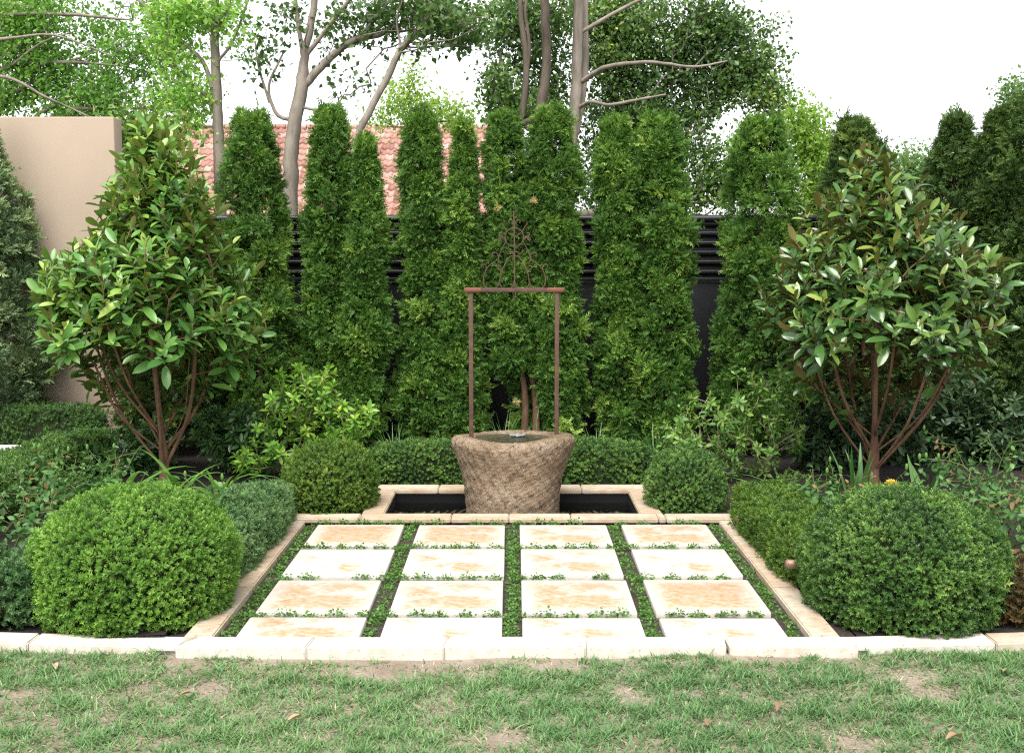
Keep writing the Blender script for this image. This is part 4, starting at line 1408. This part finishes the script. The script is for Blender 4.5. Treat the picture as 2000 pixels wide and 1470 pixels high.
# ------------------------------------------------------------------ spotlights
for px, py, dx, lb in ((547, 1022, 1, 'copper garden spotlight poking out of the left hedge'), (1447, 1020, -1, 'copper garden spotlight in the right hedge, nearer the pond'), (1552, 1101, -1, 'copper garden spotlight in the right hedge beside the large box ball')):
    dep = 1.272 * F / abs(px - 1000)
    c = P(px, py, dep)
    rt = empty('garden_spotlight', c, lb, 'garden light', 'copper spotlights in the hedges')
    mb = MB()
    ax = norm(np.array([dx * 1.0, -.35, .12])) if py > 1090 else norm(np.array([dx * .55, -.5, .75]))
    L_ = .04
    tube(mb, [c - ax * L_, c - ax * .03, c + ax * L_, c + ax * (L_ + .004), c + ax * (L_ - .01), c + ax * (L_ - .012)], [.016, .020, .021, .018, .017, .003], 16)
    mb.build('housing', M['copper'], rt, smooth=False)
    mb = MB()
    tube(mb, [c - ax * L_, c - ax * L_ - (dx * .04, 0, .03), (c[0] - dx * .09, c[1], -.03)], .006, 8)
    mb.build('stake', M['fence'], rt)
    rebase(rt, (c[0], c[1], 0))

# ------------------------------------------------------------------ ground cover in the joints
mb = MB()
r = np.random.default_rng(150)
cent = []
ylim = (ROWS[3][1] + .03, OY0 - .03)
for i, x in enumerate([-1.168, -.583, .003, .589, 1.172]):
    y = ylim[0]
    while y < ylim[1]:
        wd = .028 if i in (1, 2, 3) else .024
        if not (i == 3 and y < ylim[0] + .03) and r.random() < .93:
            cent.append((x + r.normal(0, .009), y, r.uniform(.026, .044), -.032))
        y += r.uniform(.05, .085)
for (ya, yb) in ((OY0, ROWS[0][0]), (ROWS[0][1], ROWS[1][0]), (ROWS[1][1], ROWS[2][0]), (ROWS[2][1], ROWS[3][0])):
    ym = (ya + yb) / 2
    x = -1.1
    while x < 1.12:
        if r.random() < .9: cent.append((x, ym + r.normal(0, .006), r.uniform(.034, .054), -.010))
        x += r.uniform(.085, .14)
cent = np.array(cent)
k_ = 80
ii = np.repeat(np.arange(len(cent)), k_)
d = norm(r.normal(size=(len(ii), 3)) * (1, 1, .6) + (0, 0, .35))
d[:, 2] = np.abs(d[:, 2])
rr = cent[ii, 2][:, None]
pos = np.stack([cent[ii, 0], cent[ii, 1], cent[ii, 3]], 1) + d * rr * np.array([1.1, .8, .75]) * r.uniform(.45, 1.0, (len(ii), 1))
ld = norm(r.normal(size=(len(ii), 3)) * (1, 1, .4) + d * .6)
lt = leaf_template(2, .42, .2, .2, .9)
scatter(mb, lt[0], lt[1], pos, frames(ld, norm(np.array([0, 0, 1.0]) + .5 * r.normal(size=ld.shape))), r.uniform(.009, .017, len(ii)), np.clip(.5 + .25 * r.normal(size=len(ii)), 0, 1))
tag(mb.build('ground_cover', M['cover'], smooth=False), 'small round leaved green ground cover growing in the joints between the pavers', 'ground cover', kind='stuff')

# ------------------------------------------------------------------ lawn
def lawn_patch(n, x0, x1, y0, y1, seed, L=(.022, .055), w=.0042):
    r = np.random.default_rng(seed)
    p = np.stack([r.uniform(x0, x1, n), r.uniform(y0, y1, n), np.zeros(n)], 1)
    den = .86 + .36 * nz(p, 5, 301, 3) + .34 * nz(p, 18, 302, 3)
    bare = [(735, 1304, 90, 12, .8), (1080, 1300, 60, 8, .6), (520, 1380, 100, 16, .75), (860, 1372, 50, 14, .6), (980, 1440, 110, 24, .85), (1220, 1345, 40, 24, .7), (30, 1352, 50, 20, .6), (1440, 1410, 60, 20, .65), (1760, 1310, 60, 26, .75),
            (1250, 1445, 60, 16, .5), (640, 1430, 60, 14, .5), (1830, 1345, 70, 12, .5), (1660, 1440, 80, 14, .5), (300, 1440, 60, 12, .4), (1560, 1415, 50, 12, .55), (430, 1330, 60, 10, .5)]
    for (bx, by, rx, ry, s) in bare:
        c = G(bx, by, -.03)
        kx = rx / F * c[1]
        ky = abs(G(bx, by + ry, -.03)[1] - G(bx, by - ry, -.03)[1]) / 2
        q = ((p[:, 0] - c[0]) / kx) ** 2 + ((p[:, 1] - c[1]) / ky) ** 2
        den -= s * 1.1 * np.exp(-q * .8)
    den -= np.where(np.abs(p[:, 0]) < 1.36, 1, 0) * .75 * np.clip((p[:, 1] - 4.36) / .09, 0, 1) * (nz(p, 14, 306, 2) < .25)
    clump = np.clip(.35 + .9 * nz(p, 55, 303, 2), 0, 1)
    keep = r.random(n) < np.clip(den, .03, 1) * (.45 + .55 * clump)
    keep &= p[:, 1] < 4.475 - .0 + np.where(np.abs(p[:, 0]) > 1.4, .085 * (np.abs(p[:, 0]) - 1.36) + .03, 0)
    p = p[keep]; den = den[keep]; clump = clump[keep]
    n = len(p)
    p[:, 2] = -.051 + .012 * nz(np.stack([p[:, 0], p[:, 1], np.full(n, -.048)], 1), 5, 4)
    straw = r.random(n) < np.clip(.44 - .36 * den, .10, .55)
    rnd = np.where(straw, r.uniform(.74, 1, n), np.clip(.3 + .18 * r.normal(size=n) + .12 * nz(p, 2.5, 305), 0, .64))
    az = r.random(n) * 6.28
    Ls = r.uniform(*L, n) * np.where((p[:, 1] > 4.38) & (np.abs(p[:, 0]) < 1.36), .72, 1) * (.8 + .5 * clump) * np.where(straw, .85, 1)
    ribbons(mb, p, az, Ls, w * r.uniform(.5, 1.6, n), np.radians(np.where(straw, r.uniform(50, 85, n), r.uniform(15, 75, n))), np.radians(np.where(straw, r.uniform(75, 100, n), r.uniform(50, 115, n))), 3, rnd, 0, .85, twist=.5)


mb = MB()
lawn_patch(230000, -2.6, 2.6, 3.25, 4.62, 161)
lawn_patch(60000, -5, 5, 1.2, 3.25, 162, (.03, .06), .006)
lawn_patch(22000, 2.6, 6, 3.0, 4.9, 163, (.03, .06), .006)
lawn_patch(22000, -6, -2.6, 3.0, 4.9, 164, (.03, .06), .006)
tag(mb.build('grass', M['grass']), 'patchy grey green lawn grass with dry straw and bare sandy spots', 'grass', kind='stuff')

DL = [(105, 1296, 'pinkish dry leaf on the grass at the left near the edging'), (375, 1352, 'curled brown leaf on the grass below the left end of the wide kerb'),
      (1876, 1440, 'long curled tan leaf standing in the grass at lower right'), (1382, 1416, 'twisted pale tan leaf on the grass at lower middle right'),
      (1525, 1372, 'small brown leaf on the grass right of centre'), (1960, 1310, 'brown leaf in the grass near the right edge'), (590, 1398, 'flat grey brown leaf on the bare patch left of centre')]
for i, (px, py, lb) in enumerate(DL):
    c = G(px, py, -.022)
    lt = leaf_template(6, .24, .8, .25 + .1 * (i % 3), .8)
    mb = MB()
    a = rng.random() * 6.28
    d_ = np.array([[math.cos(a), math.sin(a), .15 + .5 * (i == 2)]])
    scatter(mb, lt[0], lt[1], np.zeros((1, 3)), frames(d_, np.array([[0, .2, 1.0]])), np.array([rng.uniform(.045, .075)]), np.array([rng.random()]))
    o = mb.build('dry_leaf', M['deadleaf'], smooth=True)
    o.location = c
    tag(o, lb, 'leaf', 'dry leaves fallen on the lawn')

# ------------------------------------------------------------------ walls and fence
mb = MB()
wy = 9.9
xr_, zt_ = P(222, 228, wy)[0], P(222, 228, wy)[2]
box(mb, (-8.5, wy, -.4), (xr_, wy + .2, zt_), .012)
tag(mb.build('rendered_wall', M['render']), 'tall smooth beige rendered wall behind the left magnolia', 'wall')
rt = empty('garden_wall', (-4, 9.1, 0), 'low pinkish wall with white coping at the left edge', 'wall')
zc = P(40, 872, 9.05)[2]
mb = MB(); box(mb, (-7, 9.0, -.4), (P(95, 880, 9.05)[0], 9.12, zc - .045), .004); mb.build('wall', M['palewall'], rt)
mb = MB(); box(mb, (-7, 8.97, zc - .045), (P(98, 880, 9.05)[0], 9.16, zc), .012); mb.build('coping', M['whitecoping'], rt)
rebase(rt, (-4, 9.1, -.4))

rt = empty('metal_fence', (0, 10, 0), 'black metal fence with horizontal corrugated upper panel behind the thujas', 'fence')
fy = 10.05
ztop = P(1400, 424, fy)[2]; zmid = P(1400, 545, fy)[2]
mb = MB()
nrow = 100
zz_ = np.linspace(zmid, ztop - .03, nrow)
ph = (zz_ - zmid) / .082 * 2 * PI
yy = fy + .016 * np.clip(np.sin(ph) * 1.6, -1, 1)
xx = np.linspace(xr_ + .02, 9, 40)
X, Zg = np.meshgrid(xx, zz_, indexing='ij')
Yg = np.repeat(yy[None], len(xx), 0)
idx = np.arange(X.size).reshape(X.shape)
q = np.stack([idx[:-1, :-1], idx[1:, :-1], idx[1:, 1:], idx[:-1, 1:]], -1).reshape(-1, 4)
mb.add(np.stack([X, Yg, Zg], -1).reshape(-1, 3), q)
mb.build('corrugated_panel', M['fence'], rt, smooth=True)
mb = MB(); box(mb, (xr_ + .02, fy - .012, -.4), (9, fy + .012, zmid - .025), .003); mb.build('lower_panel', M['fence'], rt)
mb = MB(); box(mb, (xr_ + .02, fy - .03, zmid - .024), (9, fy + .03, zmid + .012), .006); mb.build('rail', M['fence'], rt)
mb = MB(); tube(mb, [(xr_ + .02, fy, ztop - .015), (3, fy, ztop - .015), (9, fy, ztop - .015)], .034, 12); mb.build('cap_rail', M['fence'], rt)
rebase(rt, (0, fy, -.4))

# ------------------------------------------------------------------ houses beyond the fence
def house(name, label, x0, x1, y_eave, y_ridge, z_eave, z_ridge, seed, hip=None):
    r = np.random.default_rng(seed)
    rt = empty(name, ((x0 + x1) / 2, y_ridge, 0), label, 'house', 'houses beyond the fence')
    mb = MB()
    sl = math.hypot(y_ridge - y_eave, z_ridge - z_eave)
    ncourse = int(sl / .40); tw = .23
    ncol = int((x1 - x0) / tw)
    ux = np.array([0, .1, .25, .4, .5, .62, .75, .88, 1.0])
    prof_ = .028 * np.cos(ux * 2 * PI)
    dirv = np.array([0, y_ridge - y_eave, z_ridge - z_eave]) / sl
    nv = np.array([0, -dirv[2], dirv[1]])
    for side in (0, 1):
        for c in range(ncourse):
            for k in range(ncol):
                if side == 1 and (c + k) % 1: continue
                s0 = c * sl / ncourse - .02; s1 = (c + 1) * sl / ncourse + .01
                x = x0 + k * tw
                jl = r.normal(0, .004)
                lo = np.stack([x + ux * tw, np.zeros(9), np.zeros(9)], 1)
                e = np.array([0, y_eave, z_eave])
                A = lo + e + dirv * s0 + nv * (.060 + jl) + nv * prof_[:, None]
                B = lo + e + dirv * s1 + nv * (.010 + jl) + nv * prof_[:, None]
                C = A - nv * .05
                V = np.concatenate([C, A, B])
                if side == 1:
                    V[:, 1] = 2 * y_ridge - V[:, 1]
                    if c < ncourse - 3: continue
                i_ = np.arange(8)
                f = np.concatenate([np.stack([i_, i_ + 1, i_ + 10, i_ + 9], 1), np.stack([i_ + 9, i_ + 10, i_ + 19, i_ + 18], 1)])
                mb.add(V, f, r.random())
    e = np.array
    y2 = 2 * y_ridge - y_eave
    mb.add([(x0, y_eave, z_eave - .02), (x1, y_eave, z_eave - .02), (x1, y_ridge, z_ridge - .03), (x0, y_ridge, z_ridge - .03), (x0, y2, z_eave - .02), (x1, y2, z_eave - .02)], [(0, 1, 2, 3), (3, 2, 5, 4)], .3)
    roof = mb.build('roof', M['tile'], rt, smooth=True)
    mb = MB()
    for k in range(int((x1 - x0) / .36)):
        x = x0 + k * .36
        tube(mb, [(x, y_ridge, z_ridge + .02), (x + .34, y_ridge, z_ridge + .035)], [.10, .115], 10, r.random())
    mb.build('ridge_tiles', M['tile'], roof, smooth=True)
    mb = MB()
    box(mb, (x0 + .4, y_eave + .45, -.42), (x1 - .4, y2 - .45, z_eave - .05), .01)
    # gable infill
    for x in (x0 + .42, x1 - .42):
        mb.add([(x, y_eave + .5, z_eave - .06), (x, y2 - .5, z_eave - .06), (x, y_ridge, z_ridge - .12)], [(0, 1, 2)])
    mb.build('wall', M['render'], rt)
    return rebase(rt, ((x0 + x1) / 2, y_ridge, -.42))


hz = P(600, 250, 42)[2]
house('tiled_house', 'house with a pale red terracotta tiled roof beyond the fence', P(290, 300, 40)[0], P(985, 300, 40)[0], 36.5, 42, 2.7, hz, 171)
hz2 = P(1750, 330, 42)[2]
house('tiled_house', 'house with a brownish tiled roof glimpsed beyond the right magnolia', P(1690, 330, 40)[0], P(2060, 330, 40)[0], 37, 42, 2.2, hz2, 172)

# ------------------------------------------------------------------ background trees
def bgtree(label, dep, trunks, clusters, mat, bark, seed, leaf=.07, k=14, lean=.25, rtip=.004, spread=.16, e=2.3, name='tree', group='trees beyond the fence', wob=.09, seg=.25, lt=TREELEAF, hang=.25, back_off=0.0, dens=1.0, gap=-9):
    r = np.random.default_rng(seed)
    sk = []
    kk = dep / F
    first = True
    for tr in trunks:
        pts = np.array([np.append(P(q[0], q[1], dep + (q[3] if len(q) > 3 else 0)), q[2] * kk / 2) for q in tr])
        s = smoothline(pts, 6)
        s[1:, :3] += .09 * s[1:, 3:] * r.normal(size=(len(s) - 1, 3))
        if first:
            g = s[0].copy(); g[2] = -.42; g[3] *= 1.15
            sk.append((g[:3], -1, g[3])); pa = 0
            first = False
        else:
            pa = int(np.argmin([np.linalg.norm(np.array(q[0]) - s[0, :3]) for q in sk]))
        for q in s:
            sk.append((q[:3].copy(), pa, q[3])); pa = len(sk) - 1
    tips = []
    for cl in clusters:
        cx, cy, rx, ry, n = cl[:5]
        n = int(n * dens)
        dd = cl[5] if len(cl) > 5 else back_off
        tips.append(tips_vol(cx, cy, rx, ry, dep + dd, n, r, rd=max(.4, rx * kk * .7), shell=.1))
    tips = np.concatenate(tips)
    tips = tips[nz(tips, 4.2, seed + 9, 2) > gap]     # leaf masses with gaps between
    Pn, par, r0, ends = grow(sk, tips, r, lean, seg, wob)
    base = sk[0][0]
    root = empty(name, base, label, 'tree', group)
    mb = MB()
    skin(mb, Pn, par, r0, rtip, e, 8, .2)
    mb.build('trunk', M[bark], root, smooth=True)
    mb = MB()
    n = len(tips)
    ii = np.repeat(np.arange(n), k)
    u = r.random(n * k)[:, None]
    back = Pn[par[ends]]
    pos = tips[ii] * (1 - u * .7) + back[ii] * u * .7 + r.normal(0, spread, (n * k, 3)) * np.array([1, 1, .75])
    d = norm(r.normal(size=(n * k, 3)) + np.array([0, 0, -hang]))
    nn = norm(np.array([0, -.2, .7]) + .75 * r.normal(size=(n * k, 3)))
    tone = np.clip(.42 + .2 * nz(tips, 2.2, seed + 1, 2) + .1 * r.normal(size=n), .02, .95)
    rnd = np.clip(tone[ii] + .16 * r.normal(size=n * k), 0, 1)
    w = r.integers(0, len(lt), n * k)
    rot = frames(d, nn)
    sc = leaf * r.uniform(.65, 1.3, n * k)
    for j, (tv, tf) in enumerate(lt):
        s_ = w == j
        scatter(mb, tv, tf, pos[s_], rot[s_], sc[s_], rnd[s_])
    mb.build('crown', M[mat], root)
    return rebase(root, base)


bgtree('large light green tree spreading over the beige wall at top left', 13.5,
       [[(-140, 330, 60), (-120, 200, 54), (-90, 60, 46), (-60, -120, 36)],
        [(-118, 200, 22), (20, 130, 10, .1), (130, 122, 7, .1), (250, 130, 3, .1)], [(-118, 190, 14), (0, 150, 7, -.3), (90, 190, 5, -.3), (190, 235, 3, -.2)], [(-100, 90, 14), (20, 75, 6, -.3), (110, 70, 4, -.4), (220, 110, 2, -.4)], [(20, 130, 5, -.1), (80, 85, 4, -.3), (150, 60, 2, -.4)],
        [(-95, 70, 22), (0, 32, 9), (120, 28, 7), (260, 40, 4)],
        [(-60, -60, 16), (120, -60, 12), (300, -40, 8)]],
       [(60, 20, 130, 60, 130), (200, 50, 130, 70, 130), (60, 110, 110, 50, 110), (180, 140, 110, 45, 90), (70, 175, 100, 40, 90), (200, 195, 90, 28, 60), (300, 90, 80, 60, 60), (330, 190, 60, 30, 36), (30, 60, 70, 60, 60), (310, 20, 90, 40, 60), (30, 200, 60, 40, 50), (110, 225, 90, 30, 50)],
       'tree_light', 'greybark', 181, .056, 13, spread=.12, rtip=.004, dens=1.6, back_off=.25, gap=-.30)
bgtree('slender pale trunked tree above the top of the left magnolia', 13,
       [[(428, 300, 22), (424, 190, 19), (420, 60, 16), (424, -120, 12)],
        [(421, 195, 9), (395, 120, 8), (330, 60, 6), (270, 0, 5)], [(423, 60, 12), (444, 10, 10), (462, -70, 8)], [(425, 215, 7), (380, 165, 6), (320, 105, 5)], [(426, 120, 6), (455, 80, 5), (485, 0, 4)]],
       [(400, 20, 70, 50, 55), (340, 60, 60, 60, 60), (450, 40, 50, 50, 22), (360, 140, 40, 50, 34), (330, 20, 60, 40, 40), (390, 180, 40, 40, 26), (345, 200, 40, 22, 26), (380, 236, 30, 22, 16), (480, 70, 30, 50, 10)],
       'tree_light', 'greybark', 182, .060, 11, rtip=.003, spread=.09, dens=1.2)
bgtree('pale grey tree forking into bare limbs in front of the tiled roof', 12.6,
       [[(566, 370, 30), (572, 260, 27), (590, 165, 24), (596, 100, 15), (612, 20, 13), (624, -90, 10)],
        [(596, 165, 17), (640, 118, 15), (685, 82, 13), (740, 68, 11), (775, 52, 8), (830, 22, 6), (880, -20, 4)],
        [(594, 115, 9), (650, 40, 8), (690, -10, 6)], [(592, 112, 9), (583, 50, 8), (574, -30, 6)], [(570, 235, 8), (540, 222, 7), (525, 170, 5), (550, 110, 4)], [(526, 200, 5), (505, 130, 4), (498, 80, 3)],
        [(690, 80, 6), (740, 30, 5), (775, -20, 4)], [(592, 210, 6), (640, 222, 5), (690, 250, 4)]],
       [(800, 20, 110, 40, 60), (870, 30, 60, 40, 34), (760, 60, 80, 40, 22), (690, 30, 60, 40, 22), (520, 110, 40, 70, 14), (640, 60, 50, 50, 14), (900, 70, 50, 40, 18), (560, 30, 40, 40, 12), (680, 160, 60, 40, 8)],
       'tree_mid', 'greybark', 183, .070, 4, dens=2.6, rtip=.0026, spread=.07, lean=.15)
bgtree('thin leaning grey tree stem crossing the white sky', 12.2,
       [[(690, 300, 15), (703, 255, 14), (756, 152, 13), (784, 95, 12), (827, 46, 10), (850, 4, 8), (900, -60, 6)], [(786, 92, 6), (850, 52, 5), (930, 46, 4)], [(784, 96, 5), (775, 40, 4), (790, -10, 3)]],
       [(860, 30, 70, 40, 40), (910, 60, 50, 40, 26), (800, -10, 60, 30, 20), (830, 80, 50, 30, 10)],
       'tree_mid', 'greybark', 184, .072, 5, dens=2, rtip=.0026, spread=.07, lean=.15)
bgtree('dark leafed multi stemmed tree behind the iron frame', 13.2,
       [[(1060, 330, 22), (1057, 212, 20), (1068, 124, 18), (1064, 0, 17), (1070, -120, 14)], [(1020, 240, 13), (1028, 124, 12), (1018, 35, 10), (1012, -60, 7)], [(1024, 180, 9), (1034, 90, 8), (1026, 20, 6), (1040, -40, 5)], [(1020, 240, 8), (960, 278, 7), (860, 276, 7), (712, 280, 5)]],
       [(1010, 60, 70, 70, 60, 1.2), (980, 160, 40, 70, 60, .8), (1060, 120, 70, 100, 90, 1.6), (1040, 20, 90, 50, 80, 1.4), (1000, 210, 50, 40, 50, .8), (960, 60, 40, 60, 22, .6), (1080, 190, 60, 40, 60, 1.5)],
       'tree_dark', 'darkbark', 185, .064, 15, rtip=.003, spread=.10, dens=1.6, gap=-.38)
bgtree('big dark green tree with a pale upright trunk right of centre', 13.6,
       [[(1108, 420, 25), (1113, 318, 24), (1124, 195, 22), (1129, 71, 20), (1130, -120, 17)], [(1126, 260, 14), (1142, 150, 13, .2), (1143, 40, 12, .2), (1140, -90, 9, .2)],
        [(1136, 160, 10), (1187, 131, 9, -.4), (1269, 122, 7, -.6), (1350, 131, 5, -.7), (1420, 120, 3, -.7)], [(1133, 209, 8), (1156, 199, 7, -.4), (1191, 205, 6, -.5), (1251, 194, 5, -.6), (1300, 185, 3, -.6)], [(1140, 60, 8), (1230, 10, 7), (1320, -30, 5)]],
       [(1230, 40, 110, 60, 190), (1330, 60, 100, 70, 190), (1250, 130, 110, 60, 190), (1400, 120, 90, 70, 170), (1300, 220, 110, 70, 200), (1440, 200, 80, 70, 150), (1200, 230, 80, 70, 130), (1380, 300, 110, 70, 190), (1250, 330, 90, 70, 140), (1480, 130, 50, 50, 60), (1360, 10, 70, 40, 90), (1500, 180, 36, 40, 40),
        (1200, 110, 70, 60, 110), (1420, 50, 50, 40, 50), (1180, 300, 60, 60, 70), (1160, 20, 80, 50, 90), (1440, 350, 80, 60, 110), (1330, 385, 110, 40, 110), (1460, 60, 60, 40, 34), (1180, 380, 80, 40, 70)],
       'tree_dark', 'greybark', 186, .062, 17, rtip=.003, spread=.105, back_off=1.5, dens=1.1, gap=-.38)
bgtree('lime green sunlit tree behind the lone rounded thuja', 17, [[(1590, 460, 20), (1585, 360, 14), (1580, 280, 9)]],
       [(1570, 260, 45, 60, 70), (1590, 330, 50, 70, 90), (1600, 400, 60, 50, 70), (1540, 220, 30, 40, 30), (1620, 290, 40, 50, 30)], 'tree_lime', 'darkbark', 187, .065, 22, spread=.14)
bgtree('small pale lime tree above the thuja tops left of centre', 16, [[(830, 420, 16), (815, 280, 9), (800, 200, 6)]],
       [(790, 190, 40, 40, 34), (840, 215, 60, 30, 46), (760, 220, 50, 30, 26), (900, 225, 50, 24, 26), (800, 150, 20, 30, 14)], 'tree_lime', 'darkbark', 188, .06, 14, spread=.12)
bgtree('pale hazy tree between the right magnolia top and the dark spire thuja', 24, [[(1790, 430, 14), (1788, 360, 9)]],
       [(1780, 325, 50, 36, 60), (1740, 350, 40, 36, 36), (1830, 350, 40, 40, 40), (1640, 330, 60, 50, 50), (1700, 370, 90, 40, 60)], 'tree_pale', 'darkbark', 189, .09, 20, spread=.2)
bgtree('distant bluish tree at the top right edge', 26, [[(2020, 460, 16), (2015, 260, 10)]],
       [(2000, 190, 40, 34, 44), (1975, 185, 18, 20, 12), (2040, 240, 60, 60, 60), (1995, 235, 26, 26, 16)], 'tree_pale', 'darkbark', 190, .10, 18, spread=.2)
bgtree('dense green tree behind the beige wall and left magnolia', 12.5, [[(250, 460, 20), (255, 330, 14)]],
       [(260, 250, 60, 40, 60), (240, 300, 50, 50, 60), (330, 255, 40, 30, 30), (265, 370, 60, 50, 50)], 'tree_dark', 'darkbark', 191, .065, 20, spread=.13)

rebase(pond, (0, 7.2, -.36)) if False else None
